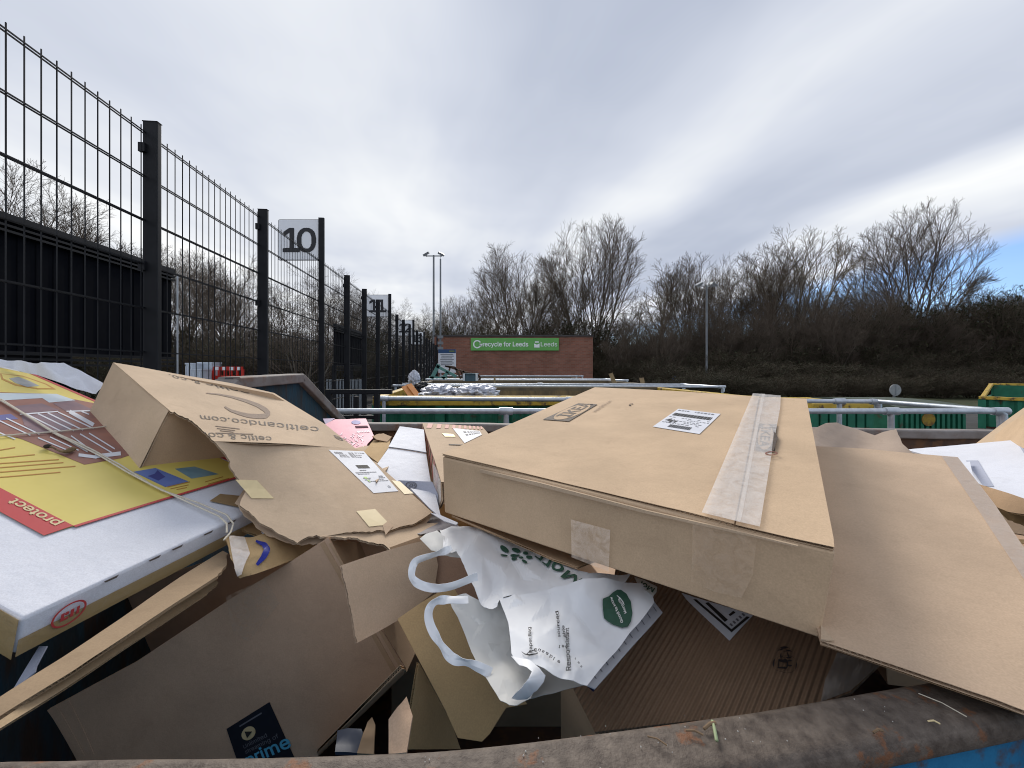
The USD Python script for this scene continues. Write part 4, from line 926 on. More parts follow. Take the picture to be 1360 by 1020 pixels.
# ---- big flat panel of an opened carton (right)
SP = Surf([(1085, 594, 1.02), (1090, 850, .464), (1360, 940, .372), (1270, 607, .96)], 0.003, 160, 5, .0010, 120)
poly = [(1040, 590), (1150, 596), (1272, 607), (1320, 668), (1360, 728), (1460, 868), (1460, 975), (1360, 940), (1090, 850), (1075, 800)]
Pn = thing('flattened_carton', 'wide flat brown carton panel lying at the right with pale tape along its edge', 'cardboard box', mid(SP, poly))
part(Pn, 'panel', sheet(SP, poly, 16, .005), KRAFTP, 40)
SPb = Surf([(1085, 594, 1.06), (1090, 850, .480), (1360, 940, .386), (1270, 607, 1.0)])
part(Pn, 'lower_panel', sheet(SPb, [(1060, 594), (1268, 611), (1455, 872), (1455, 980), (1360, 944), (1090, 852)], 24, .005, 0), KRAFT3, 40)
part(Pn, 'edge_tape', sheet(SP, [(1250, 605.5), (1272, 607.5), (1320, 669), (1360, 729), (1430, 827), (1405, 830), (1358, 768), (1302, 682)], 10, .0006, .0012, False), tape_mat('pale_tape', (.60, .49, .40), .45, .35), False)
part(Pn, 'folded_corner', sheet(SP, [(1090, 832), (1108, 853), (1090, 851)], 8, .002, .003, False), KRAFT2, False)

# ---- crumpled brown paper behind it
SB = Surf([(1083, 568, 1.25), (1104, 560, 1.32), (1212, 603, 1.1), (1086, 594, 1.12), (1190, 571, 1.28), (1140, 575, 1.30)], .004, 40, 3, .010, 50)
poly = jagged([(1075, 566), (1084, 567), (1098, 560.5), (1112, 560.5), (1135, 569), (1162, 579), (1178, 574), (1190, 571), (1196, 584), (1199, 592), (1213, 604), (1086, 597), (1070, 597)], (6, 7, 8), .8, 2)
t = thing('brown_paper', 'sheet of crumpled brown packing paper behind the flat panel', 'packing paper', mid(SB, poly)); part(t, 'paper', sheet(SB, poly, 5, .0008, 0, False), card('kraft_paper', (.36, .28, .22)), True)

# ---- white box at the right edge
SW = Surf([(1205, 597, 1.42), (1340, 585, 1.36), (1360, 668, .92)], .002, 120, 4)
poly = [(1203, 597), (1290, 589.5), (1348, 584.5), (1440, 581), (1440, 690), (1362, 666), (1306, 646), (1250, 610)]
W = thing('white_carton', 'white flat carton with a grey slot, half under the flat panel at the right edge', 'cardboard box', mid(SW, poly))
part(W, 'top_panel', sheet(SW, poly, 18, .005), WHITEB, 40)
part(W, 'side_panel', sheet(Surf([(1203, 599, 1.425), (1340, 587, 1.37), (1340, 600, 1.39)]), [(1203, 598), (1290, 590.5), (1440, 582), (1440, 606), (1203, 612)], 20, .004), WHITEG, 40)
FW = Frame(SW, [(1283, 612), (1299, 612), (1320, 647), (1306, 646)], 1, 1)
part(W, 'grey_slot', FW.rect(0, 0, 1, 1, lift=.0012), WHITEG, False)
part(W, 'open_tab', sheet(Surf([(1278, 614, 1.19), (1288, 613, 1.19), (1292, 632, 1.06)]), [(1278, 614), (1288, 613), (1293, 634)], 8, .003), WHITEB, False)
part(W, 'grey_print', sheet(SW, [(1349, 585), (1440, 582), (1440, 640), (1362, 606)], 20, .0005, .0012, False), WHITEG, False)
# ---- kraft corner standing behind it
SC = Surf([(1296, 589, 1.55), (1362, 541, 1.42), (1362, 590, 1.30)], .003, 80, 6)
t = thing('torn_carton', 'brown carton corner rising at the right edge behind the white carton', 'cardboard box', at(1350, 580, 1.4))
part(t, 'panel', sheet(SC, [(1296, 589), (1330, 563), (1360, 541), (1420, 498), (1420, 600), (1310, 592)], 12, .005), KRAFT2, 40)
part(t, 'panel', sheet(Surf([(1310, 590, 1.50), (1362, 553, 1.35), (1362, 595, 1.25)]), [(1308, 590), (1338, 564), (1362, 549), (1420, 512), (1420, 600), (1318, 592)], 12, .005), KRAFT, 40)
# ---- crushed brown carton under it
t = thing('crushed_carton', 'crushed brown carton poking out below the white carton at the right edge', 'cardboard box', at(1350, 675, .85))
part(t, 'panel', sheet(Surf([(1306, 646, .98), (1360, 662, .86), (1360, 690, .84)], .004, 30, 3), [(1300, 643), (1340, 655), (1440, 690), (1440, 710), (1362, 683), (1340, 680), (1320, 672)], 9, .005), KRAFT3, 40)
part(t, 'panel', sheet(Surf([(1320, 672, .95), (1360, 684, .88), (1360, 700, .90)], .004, 30, 5), jagged([(1318, 670), (1340, 681), (1440, 700), (1440, 740), (1360, 698), (1338, 690)], (0, 4), 1.2, 3), 9, .005), KRAFT4, 40)

# ---- stair gate box: wide white carton with yellow print (left)
P1, P2, QF = at(395, 650, 1.1), at(28, 822, .565), at(0, 481, 1.3)
SG = Surf([(395, 650, 1.1), (28, 822, .565), (0, 481, 1.3)], 0.0012, 150, 8)
nG = np.cross(P2 - P1, QF - P1); nG /= np.linalg.norm(nG); nG *= -1 if nG[2] < 0 else 1
topP = [(395, 650), (330, 686), (322, 690), (180, 752), (60, 806), (34, 822), (22, 826), (-60, 760), (-700, 505), (-260, 462), (0, 481), (70, 485), (135, 509)]
far_l = P2 + (QF - P1)
c8 = np.zeros((2, 2, 2, 3)); TH = .062
c8[0, 0, 1], c8[1, 0, 1], c8[1, 1, 1], c8[0, 1, 1] = P2, P1, QF, far_l
for i in (0, 1):
    for j in (0, 1): c8[i, j, 0] = c8[i, j, 1] - nG * TH
SGW = Surf([(395, 650, 1.1), (28, 822, .565), (0, 481, 1.3)])
GB = thing('stair_gate_box', 'big flat white carton with yellow and red print, tied with string, at the left', 'cardboard box', c8.mean((0, 1, 2)))
c8i = c8.copy(); part(GB, 'carton_body', hexa(c8i, .006, .04, .0015, 11), WHITEB, 45)
def onG(p, lift): return p
# brown tape along the lower part of the front side and round the near corner
FS = Surf([tuple(np.r_[0, 0, 0])] * 3) if False else None
def proj(p): p = np.array(p, float); return (CX + FPX * p[0] / p[1], HZ - FPX * p[2] / p[1], p[1])
fs = [c8[0, 0, 1], c8[1, 0, 1], c8[1, 0, 0]]; SF = Surf([proj(p) for p in fs])
def side_quad(S, a, b, z0, z1): return [proj(a * (1 - 0) - nG * z0)[:2], proj(b - nG * z0)[:2], proj(b - nG * z1)[:2], proj(a - nG * z1)[:2]]
part(GB, 'brown_tape', sheet(SF, side_quad(SF, P2, P1, .034, .0625), 12, .0006, .003, False), TAPEB, False)
ls = [c8[0, 0, 1], c8[0, 1, 1], c8[0, 0, 0]]
SL = Surf([proj(c8[0, 0, 1]), proj(c8[0, 0, 1] * .7 + c8[0, 1, 1] * .3), proj(c8[0, 0, 0])])
ll = c8[0, 0, 1] * .8 + c8[0, 1, 1] * .2
part(GB, 'brown_tape', sheet(SL, [proj(c8[0, 0, 1] - nG * .0)[:2], proj(ll)[:2], proj(ll - nG * .066)[:2], proj(c8[0, 0, 1] - nG * .066)[:2]], 12, .0006, .003, False), TAPEB, False)
# red round emblem on the front side
ev = (P1 - P2) / np.linalg.norm(P1 - P2)
def sidept(s, z): return proj(P2 + ev * s - nG * z)[:2]
FE = Frame(SF, [sidept(.033, .010), sidept(.078, .010), sidept(.078, .052), sidept(.033, .052)], 1, 1)
em = cat_([ring(FE, .5, .5, .48, .06, lift=.0045)] + [FE.rect(.27, .35, .36, .68, lift=.0045, step=40), FE.rect(.36, .60, .48, .68, lift=.0045, step=40), FE.rect(.53, .35, .62, .68, lift=.0045, step=40), FE.rect(.70, .35, .78, .68, lift=.0045, step=40), FE.ellipse(.43, .42, .06, .07, lift=.0045)])
part(GB, 'round_emblem', em, RED, False)
# torn slits along the front top edge
rg = np.random.default_rng(8); sl = []
for k in range(9):
    s = .10 + k * .055 + rg.uniform(-.01, .01); a = P2 + ev * s; sl.append(sheet(SF, [proj(a - nG * .0005)[:2], proj(a + ev * .022 - nG * .0005)[:2], proj(a + ev * .019 - nG * .005)[:2], proj(a + ev * .003 - nG * .004)[:2]], 8, .0004, .0032, False))
part(GB, 'edge_perforation', cat_(sl), mat('dark_slit', (.12, .10, .09), rough=.9), False)
# printed top
LF = .0026
# printed corner at (335,629); directions: along the front (towards 58,712) and back along (39,497)
SGp = SG
FY = Frame(SG, [(-250, 560 - 85), (335, 629), (58, 712), (-420, 545)], 1, 1)
part(GB, 'yellow_print', sheet(SG, [(335, 629), (58, 712), (-100, 626), (-500, 500), (-190, 474), (0, 489), (39, 497), (124, 534)], 16, .0006, LF, False), YELLOW, True)
part(GB, 'red_edge_line', sheet(SG, [(336, 627.5), (336, 629.6), (100, 702), (97, 700)], 14, .0005, LF + .0007, False), RED, False)
BANN = [(97, 700), (58, 713), (-120, 616), (-60, 618)]
part(GB, 'red_banner', sheet(SG, BANN, 14, .0005, LF + .0007, False), RED, False)
part(GB, 'printed_border', sheet(SG, [(336, 628), (124, 534), (39, 497), (40, 495.5), (125, 532), (337, 626)], 14, .0005, LF + .0007, False), RED, False)
BT = Frame(SG, [(88, 698), (2, 656), (-28, 665), (60, 710)], 4.2, 1.0)      # reads from the lower right towards the upper left, upside down
BT2 = Frame(SG, [(72, 706), (-30, 653), (-8, 645), (92, 697)], 4.6, 1.0)
def mtext(F, s, x, y, size, lift, st=1.0, bold=True):
    return F.text(s, x, y, size, lift, bold, st)
part(GB, 'banner_lettering', BT2.text('protect', .18, .78, .62, LF + .0016, True, 1.0), CREAM, False)
# lines of small print
tl = []
for k, (x0, y0, x1, y1) in enumerate(((-20, 602, 20, 595), (-30, 612, 46, 604.5), (-40, 619, 78, 611), (-40, 625, 84, 615), (-40, 631, 100, 620), (-40, 638, 80, 628))):
    tl.append(sheet(SG, [(x0, y0), (x1, y1), (x1, y1 + 1.3), (x0, y0 + 1.3)], 30, .0004, LF + .0007, False))
part(GB, 'printed_text', cat_(tl), mat('orange_brown_ink', (.42, .20, .04), rough=.6), False)
tl = []
for k, (x0, y0, x1, y1) in enumerate(((222, 648, 252, 641), (226, 650.5, 250, 645), (234, 651.5, 248, 648.5), (272, 641, 296, 634), (276, 644, 304, 636))):
    tl.append(sheet(SG, [(x0, y0), (x1, y1), (x1, y1 + 1), (x0, y0 + 1)], 30, .0004, LF + .0007, False))
part(GB, 'printed_text', cat_(tl), MATS['orange_brown_ink'], False)
# the printed picture: a brick porch with a white barred gate
def pr_(name, poly, m, lift): part(GB, name, sheet(SG, poly, 18, .0004, lift, False), m, False)
pr_('printed_picture', [(-260, 520), (-60, 520), (60, 524), (124, 536.5), (150, 546), (220, 590), (160, 610), (112, 618.5), (30, 585), (-120, 540)], mat('print_brick', (.30, .13, .09), (.22, .10, .08), scale=18, rough=.45), LF + .0007)
pr_('printed_sky', [(-80, 522), (75, 524.5), (100, 533), (65, 536), (56, 530), (5, 533), (-80, 529)], mat('print_sky', (.48, .56, .62), (.56, .60, .62), scale=9, rough=.45), LF + .0012)
pr_('printed_wall', [(18, 541), (55, 537), (78, 546), (30, 552)], mat('print_mauve', (.22, .13, .14), (.17, .11, .13), scale=30, rough=.45), LF + .0012)
pr_('printed_wall', [(70, 537), (96, 533), (124, 546), (90, 549)], MATS['print_mauve'], LF + .0012)
pr_('printed_blue_cap', [(-30, 556), (14, 551), (24, 558), (-20, 561)], mat('print_violet', (.13, .13, .30), rough=.45), LF + .0012)
pr_('printed_view', [(28, 553), (76, 550), (100, 566), (85, 575), (50, 578), (32, 566)], mat('print_mauve_dark', (.16, .12, .15), (.25, .15, .16), scale=25, rough=.45), LF + .0012)
lines = []
def ln(a, b, w=1.6): 
    a, b = np.array(a, float), np.array(b, float); n_ = np.array([-(b - a)[1], (b - a)[0]]); n_ = n_ / np.linalg.norm(n_) * w / 2; lines.append(sheet(SG, [tuple(a + n_), tuple(b + n_), tuple(b - n_), tuple(a - n_)], 20, .0004, LF + .0017, False))
for a, b in (((26, 552), (77, 548)), ((36, 552), (82, 575)), ((50, 551), (98, 574)), ((63, 550), (110, 573)), ((77, 549), (124, 571)), ((-10, 556), (40, 580)), ((8, 557), (52, 578.5)), ((88, 548), (120, 547)), ((108, 548), (118, 552)),
             ((50, 583), (90, 600)), ((66, 582), (104, 600)), ((80, 581), (116, 602)), ((94, 580.5), (128, 605)), ((106, 578), (148, 603)), ((118, 577), (152, 598)), ((-40, 560), (20, 585))): ln(a, b, 1.5)
for a, b, w in (((92, 548), (124, 566), 5), ((104, 606), (128, 609), 4), ((126, 608), (160, 604), 5)): ln(a, b, w)
part(GB, 'printed_gate', cat_(lines), PAPER, False)
pr_('printed_picture', [(177, 628), (206, 623), (250, 641), (219, 648.5)], mat('print_blue', (.09, .14, .36), (.13, .19, .42), scale=14, rough=.45), LF + .0007)
pr_('printed_picture', [(232, 624), (258, 621), (290, 631), (254, 637)], mat('print_teal', (.12, .22, .28), (.2, .32, .36), scale=14, rough=.45), LF + .0007)
pr_('printed_hand', [(196, 634), (205, 631), (209, 626), (214, 631), (219, 635), (210, 640), (203, 637)], mat('print_dark_blue', (.04, .05, .20), rough=.45), LF + .0012)
pr_('warning_panel', [(0, 497), (30, 500), (62, 511), (74, 518), (50, 518), (20, 513), (2, 505)], mat('print_orange', (.50, .25, .05), rough=.45), LF + .0007)
pr_('warning_panel', [(2, 498), (30, 501.5), (60, 512), (68, 516.8), (50, 516.8), (21, 511.5), (4, 504)], YELLOW, LF + .0012)
pr_('warning_picture', [(12, 504), (24, 502), (40, 508), (52, 514), (36, 515.5), (20, 510)], mat('print_grey', (.30, .31, .32), (.38, .38, .36), scale=40, rough=.5), LF + .0017)
pr_('brown_patch', [(278, 667), (292, 657.5), (340, 662), (340, 680)], card('kraft_patch', (.30, .20, .10)), LF + .0007)
pr_('torn_patch', [(100, 510), (112, 507), (126, 515), (122, 518), (108, 516)], card('kraft_pale', (.50, .40, .30)), LF + .0007)
# crumpled plastic wrap along the far edge
SK = Surf([(0, 481, 1.29), (70, 485, 1.27), (135, 509, 1.24), (60, 500, 1.24), (-80, 478, 1.33)], .012, 26, 9, .014, 30)
part(GB, 'loose_wrapping', sheet(SK, [(-120, 472), (0, 478.5), (30, 480), (50, 484), (72, 486), (88, 484.5), (112, 496), (136, 508), (128, 524), (95, 515), (50, 498), (0, 487), (-120, 480)], 5, .0006, .006, False), WHITEB, True)
# string
STR = mat('white_string', (.62, .57, .47), (.52, .47, .38), scale=200, rough=.8)
def string(pts, r=.0019, lift=.008, seed=0):
    P = np.array(pts, float); k = np.linspace(0, len(P) - 1, len(P) * 14); x = np.interp(k, np.arange(len(P)), P[:, 0]); y = np.interp(k, np.arange(len(P)), P[:, 1])
    return tube(SG.P(x, y, lift), r, 8)
part(GB, 'string', string([(-150, 500), (0, 533), (40, 558), (72, 578), (120, 600), (160, 622), (200, 648), (250, 672), (290, 690), (300, 700), (300, 712)]), STR, True)
part(GB, 'string', string([(-150, 498), (0, 535), (42, 560), (73, 580), (130, 608), (170, 632), (215, 656), (262, 672), (300, 688), (309, 700), (305, 712), (296, 722)]), STR, True)
part(GB, 'string', string([(-200, 590), (-40, 586), (0, 582.5), (72, 577), (130, 571), (200, 560)]), STR, True)
part(GB, 'string_knot', trimesh.creation.icosphere(2, .005).apply_translation(SG.P(np.array([72.]), np.array([578.]), np.array([.009]))[0]), STR, True)
# dry twig lying on it
t = thing('dry_twig', 'short dry twig with a withered bud lying on the yellow print', 'twig', SG.P(np.array([80.]), np.array([601.]), np.array([.008]))[0])
x = np.linspace(60, 100, 9); y = np.interp(x, [60, 75, 88, 100], [597, 602, 605, 600])
part(t, 'stem', tube(SG.P(x, y, .010 + .002 * np.sin(x)), np.array([.003, .003, .002, .0018, .0025, .004, .006, .0065, .002]), 8), mat('dry_bud', (.13, .085, .05), (.22, .16, .08), scale=120, rough=.9), True)
part(t, 'bud', trimesh.creation.icosphere(2, .0065).apply_transform(np.diag([1.25, .9, .8, 1])).apply_translation(SG.P(np.array([62.]), np.array([598.]), np.array([.011]))[0]), mat('dark_bud', (.03, .022, .018), rough=.9), True)

# ---- torn carton with handwritten-style brand print (centre left)
A, B, C, D, Ef = at(150, 482, 1.2), at(224, 545, 1.03), at(182, 624.5, .975), at(118, 548, 1.165), at(392, 538, 1.45)
ST1 = Surf([(150, 482, 1.2), (224, 545, 1.03), (392, 538, 1.45)], .0025, 120, 12, .0012, 90)
l1, l2 = (284, 586), (474, 597)
ds = ST1.depth(np.array([l1[0], l2[0]], float), np.array([l1[1], l2[1]], float))
TB = thing('torn_carton', 'torn open brown carton with curling brand print and white label, centre left', 'cardboard box', (A + B + C + D) / 4)
SX = Surf([(150, 482, 1.2), (118, 548, 1.165), (182, 624.5, .975), (224, 545, 1.03)], .002, 80, 14)
part(TB, 'end_panel', sheet(SX, [(150, 482), (188, 513), (224, 545), (203, 585), (184, 623), (177, 625), (165, 616), (118, 549)], 9, .005, .0), KRAFT2, 40)
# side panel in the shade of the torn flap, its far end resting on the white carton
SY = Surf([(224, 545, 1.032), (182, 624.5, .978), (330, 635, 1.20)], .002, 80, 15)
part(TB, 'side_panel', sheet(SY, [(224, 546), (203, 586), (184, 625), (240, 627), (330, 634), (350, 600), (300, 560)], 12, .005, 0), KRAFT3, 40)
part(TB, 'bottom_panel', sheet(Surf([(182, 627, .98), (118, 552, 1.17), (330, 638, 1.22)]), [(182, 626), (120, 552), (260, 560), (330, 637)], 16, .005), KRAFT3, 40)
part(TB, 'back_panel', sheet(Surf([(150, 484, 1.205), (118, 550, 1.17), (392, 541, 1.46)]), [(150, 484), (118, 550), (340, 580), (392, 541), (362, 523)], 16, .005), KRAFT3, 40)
tl_ = jagged([(150, 482), (230, 496), (310, 510), (364, 522.5), (392, 540), (430, 563), l2, (380, 590), l1, (262, 565), (250, 556), (224, 545)], (8, 9, 10), 1.2, 5)
part(TB, 'top_panel', sheet(ST1, tl_, 11, .005, .001), KRAFT2, 40)
SFp = Surf([(*l1, ds[0]), (*l2, ds[1]), (390, 722, .84), (575, 681, 1.02), (322, 655, .93), (440, 640, 1.03)], .003, 110, 16, .0016, 80)
fl = jagged([l1, (380, 589), l2, (500, 617), (540, 650), (574, 681), (548, 697), (505, 705), (470, 707), (436, 712), (410, 713), (395, 722), (380, 714), (355, 700), (318, 672), (326, 652), (312, 632), (300, 604)], (5, 6, 7, 8, 9, 10, 11, 12, 13, 14, 15, 16, 17), 1.5, 7, 5)
part(TB, 'torn_flap', sheet(SFp, fl, 11, .005, .001), KRAFT2, 40)
SFq = Surf([(*l1, ds[0] + .03), (*l2, ds[1] + .03), (390, 722, .862), (575, 681, 1.042), (322, 655, .955), (440, 640, 1.055)], .002, 70, 18)
part(TB, 'torn_liner', sheet(SFq, jagged([(330, 640), (420, 640), (574, 684), (556, 700), (525, 706), (500, 710), (455, 716), (400, 724), (370, 716), (340, 700), (312, 668)], (2, 3, 4, 5, 6, 7, 8, 9), 2.4, 9, 5), 11, .002, 0, False), KRAFTP, 40)
def tq(q, m, name, S=SFp): part(TB, name, sheet(S, q, 12, .0006, .0022, False), m, False)
tq([(312, 638), (341, 639), (364, 663), (334, 663)], CREAM, 'tape_patch')
tq([(473, 680), (498, 677), (514, 694), (508, 699), (490, 701)], CREAM, 'tape_patch'); tq([(520, 639), (531, 640), (549, 656), (537, 657)], CREAM, 'tape_patch')
tq([(508, 699), (514, 694), (522, 700), (512, 712)], KRAFTP, 'torn_scrap')
# label
FLb = Frame(SFp, [(436, 599), (483, 600.5), (529, 653), (496, 656)], 1.0, 1.6)
lb = part(TB, 'shipping_label', FLb.rect(0, 0, 1, 1.6, lift=.0022, step=12), PAPER, False)
rg = np.random.default_rng(3); pr = []
for y0, h, x0, x1 in ((.06, .05, .08, .3), (.06, .03, .65, .95), (.13, .05, .15, .35), (.13, .03, .62, .8), (.19, .03, .12, .38), (.19, .03, .62, .75), (.66, .025, .3, .5), (.74, .025, .1, .8), (.80, .02, .12, .5), (.9, .04, .74, .88), (.97, .02, .15, .4), (.97, .02, .7, .92), (1.03, .02, .15, .35), (1.03, .02, .66, .84), (1.1, .02, .2, .95)):
    u = x0
    while u < x1: l = rg.uniform(.03, .1); pr.append(FLb.rect(u, y0, min(u + l, x1), y0 + h, lift=.0029, step=80)); u += l + .02
pr += [FLb.rect(.46, .06, .53, .22, lift=.0029, step=80), FLb.rect(.56, .06, .6, .22, lift=.0029, step=80), ring(FLb, .78, 1.38, .05, .012, lift=.0029)]
part(lb, 'printed_text', cat_(pr), INKGREY, False)
part(lb, 'printed_barcode', cat_([FLb.rect(.32 + .013 * i, .48, .32 + .013 * i + .007, .6, lift=.0029, step=80) for i in range(30)]), INK, False)
part(lb, 'green_mark', cat_([FLb.rect(.2, .92, .3, 1.0, lift=.0029, step=80), FLb.rect(.22, 1.04, .27, 1.14, lift=.0029, step=80)]), mat('lime_mark', (.42, .62, .15), rough=.6), False)
# upside-down brand print: u runs from right to left in the picture, v from near to far
def upt(quad, s, w, h, size, x=.0, y=None, bold=False, st=1.0, m=INKB, name='printed_lettering', S=ST1):
    F = Frame(S, quad, w, h); part(TB, name, F.text(s, x, h * .85 if y is None else y, size, .0022, bold, st), m, False)
upt([(338, 527), (222, 502), (219, 496), (326, 517.5)], 'celtic & co.', 6.2, 1.0, .78, st=1.07)
upt([(424, 577), (272, 560), (268, 551), (424, 567)], 'celticandco.com', 7.6, 1.0, .72, st=1.02)
upt([(362, 588), (268, 582), (265, 573), (360, 580)], 'celtic & co.', 6.2, 1.0, .78, st=1.07)
upt([(476, 593), (438, 583), (433, 575), (462, 583)], 'ce', 2.2, 1.0, .9, st=1.2)
FA = Frame(ST1, [(362, 552), (276, 528), (300, 516), (372, 548)], 1, 1)
a1 = np.radians(np.linspace(-60, 175, 40))
arc = [(328 + 34 * math.cos(t), 541 + 14 * math.sin(t)) for t in np.radians(np.linspace(-150, 110, 40))]
arc = [(274 + (x_ - 294) * 1.0, y_) for x_, y_ in arc]
def band(pts, w0, w1):
    P = np.array(pts); T = np.gradient(P, axis=0); T /= np.linalg.norm(T, axis=1, keepdims=True); N = np.c_[-T[:, 1], T[:, 0]]; s = np.linspace(0, 1, len(P)); w = (w0 + (w1 - w0) * np.sin(s * np.pi * .9) ** 1.5)[:, None]
    return [tuple(p) for p in np.vstack([P + N * w / 2, (P - N * w / 2)[::-1]])]
crescent = [(274, 523), (290, 524.5), (308, 528), (326, 533), (342, 539), (352, 545), (356, 550), (352, 553.5), (344, 554), (330, 553), (318, 550), (306, 546), (298, 541)]
cp = np.array(crescent, float); kk = np.linspace(0, len(cp) - 1, 60); cs = np.c_[np.interp(kk, range(len(cp)), cp[:, 0]), np.interp(kk, range(len(cp)), cp[:, 1])]
part(TB, 'crescent_print', sheet(ST1, band(cs, 1.2, 6.5), 14, .0005, .0022, False), INKF, False)
part(TB, 'fine_print', cat_([sheet(ST1, [(x0, y0), (x1, y1), (x1, y1 + 1), (x0, y0 + 1)], 30, .0004, .0022, False) for x0, y0, x1, y1 in ((286, 566, 318, 570), (288, 569, 312, 572), (292, 572, 310, 574), (286, 575, 336, 577))]), INKF, False)
# ---- things between the torn carton and the far rim
SPK = Surf([(445, 556, 1.95), (486, 556, 1.98), (481, 598, 1.55), (432, 564, 1.85)], .004, 40, 3)
poly = [(430, 564), (445, 556.5), (486, 556), (497, 580), (495, 582.5), (488, 590), (484, 600), (470, 600), (432, 572)]
t = thing('pink_carrier', 'pink printed card carrier with slot handle lying near the far rim', 'carrier bag', mid(SPK, poly))
PINK = mat('pink_card', (.68, .25, .33), (.62, .21, .29), scale=9, rough=.5)
part(t, 'panel', sheet(SPK, poly, 8, .002, 0, False), PINK, 40)
part(t, 'fold', sheet(Surf([(429, 557, 1.96), (445, 556, 1.96), (432, 566, 1.87)]), [(429, 557), (445, 556.3), (433, 565)], 8, .002, .004, False), mat('lilac_card', (.55, .45, .60), rough=.5), False)
FK = Frame(SPK, [(445, 556.5), (486, 556.5), (496, 582), (450, 585)], 1, 1)
part(t, 'blue_oval', FK.ellipse(.62, .2, .15, .11, lift=.002), mat('violet_blue', (.06, .05, .30), rough=.5), False)
part(t, 'handle_slot', FK.poly([(.55, .40), (.95, .40), (.97, .5), (.55, .5)], lift=.002), mat('dark_slot', (.10, .03, .05), rough=.9), False)
rg = np.random.default_rng(6)
part(t, 'white_print', cat_([FK.line([(x, y), (x + rg.uniform(-.06, .09), y + rg.uniform(-.09, .09)), (x + rg.uniform(-.1, .1), y + .08)], .018, lift=.002) for x, y in zip(rg.uniform(.1, .7, 34), rg.uniform(.68, 1.5, 34))] + [FK.rect(.56 + .05 * i, .66, .595 + .05 * i, .74, lift=.002, step=40) for i in range(8)]), mat('pale_pink', (.82, .58, .64), rough=.5), False)
# small torn kraft scrap and the board it belongs to
t = thing('kraft_scrap', 'torn brown card flap between the pink carrier and the white folded box', 'cardboard piece', at(495, 595, 1.4))
part(t, 'flap', sheet(Surf([(484, 592, 1.5), (512, 582, 1.62), (500, 612, 1.3)], .006, 20, 3, .008, 22), jagged([(496, 584), (510, 577.5), (519, 580), (516, 594), (502, 613), (484, 600), (478, 606)], (0, 1), .7, 3), 5, .004), KRAFT4, 40)
part(t, 'flap', sheet(Surf([(496, 583, 1.58), (519, 580, 1.64), (514, 590, 1.55)], .004, 20, 5), jagged([(494, 581), (509, 577), (520, 581), (514, 588), (500, 586)], (0, 1, 2), .6, 6), 5, .004, .006), KRAFT3, 40)
part(t, 'flap', sheet(Surf([(470, 600, 1.5), (516, 594, 1.52), (500, 625, 1.2)]), [(462, 598), (484, 592), (516, 592), (520, 615), (500, 640), (478, 612)], 10, .004), KRAFT2, 40)
# white folded box
SWF = Surf([(531, 568, 1.55), (566, 571, 1.53), (583, 681, 1.06), (501, 616, 1.24)], .003, 60, 5)
wf = thing('white_folded_box', 'white folded card box with a round grey stamp, beside the striped carton', 'cardboard box', at(550, 620, 1.25))
part(wf, 'upper_panel', sheet(SWF, [(531, 568), (563, 572), (566, 602), (516, 594.5)], 8, .004, .004), WHITEB, 40)
part(wf, 'panel', sheet(SWF, [(516, 595), (566, 603), (572, 640), (582, 662), (576, 657), (529, 641), (501, 616)], 8, .004), WHITEB, 40)
part(wf, 'grey_panel', sheet(Surf([(527, 641, 1.165), (575, 656, 1.10), (583, 682, 1.06)]), [(529, 638), (574, 640), (582, 657), (583, 682), (550, 656)], 8, .004, .002), WHITEG, 40)
part(wf, 'lower_panel', sheet(Surf([(549, 655, 1.1), (575, 657, 1.1), (583, 682, 1.02)]), [(545, 650), (578, 656), (586, 690), (570, 676)], 8, .004, .004), WHITEB, 40)
Fz = Frame(Surf([(527, 641, 1.165), (575, 656, 1.10), (583, 682, 1.06)]), [(538, 639), (556, 639.5), (556, 650.5), (538, 650)], 1, 1)
part(wf, 'round_stamp', cat_([ring(Fz, .5, .5, .42, .07, lift=.004), Fz.text('Z', .28, .66, .34, .004, True), Fz.text('R', .52, .66, .34, .004, True)]), INKGREY, False)
t2 = thing('white_card_strip', 'narrow white card strip under the left end of the large flat carton', 'cardboard piece', at(592, 690, .92))
part(t2, 'strip', sheet(Surf([(575, 683, .99), (606, 694, .93), (606, 698, .92)]), [(572, 681), (585, 684), (608, 694), (606, 697), (590, 692)], 8, .003), WHITEB, 40)
# red-striped carton
t = thing('striped_carton', 'brown carton with red striped edge tape tucked behind the large flat carton', 'cardboard box', at(600, 600, 1.25))
STC = Surf([(561, 562, 1.62), (641, 567, 1.58), (586, 626, 1.10), (648, 575, 1.5)], .002, 60, 5)
part(t, 'top_panel', sheet(STC, [(561, 562), (600, 564), (641, 567), (647, 574), (660, 590), (620, 640), (586, 640), (577, 610)], 8, .005), KRAFT2, 40)
SSC = Surf([(561, 562, 1.625), (586, 627, 1.10), (583, 676, 1.08)], .002, 40, 4)
part(t, 'side_panel', sheet(SSC, [(561, 562), (573, 594), (586, 627), (588, 665), (583, 676), (570, 628), (560, 578)], 7, .005), KRAFT2, 40)
REDS = mat('faded_red_stripe', (.42, .15, .11), (.48, .20, .15), scale=40, rough=.6)
F1 = Frame(STC, [(562, 562.5), (640, 567), (643, 570.5), (566, 569)], 10, 1); part(t, 'red_stripe', cat_([F1.poly([(k + .0, 1), (k + .5, 0), (k + 1.0, 0), (k + .5, 1)], lift=.002) for k in range(10)]), REDS, False)
F2 = Frame(SSC, [(562, 566), (584, 630), (583, 668), (561, 577)], 11, 1); part(t, 'red_stripe', cat_([F2.poly([(k + .0, 1), (k + .35, 0), (k + .85, 0), (k + .5, 1)], lift=.002) for k in range(11)]), REDS, False)
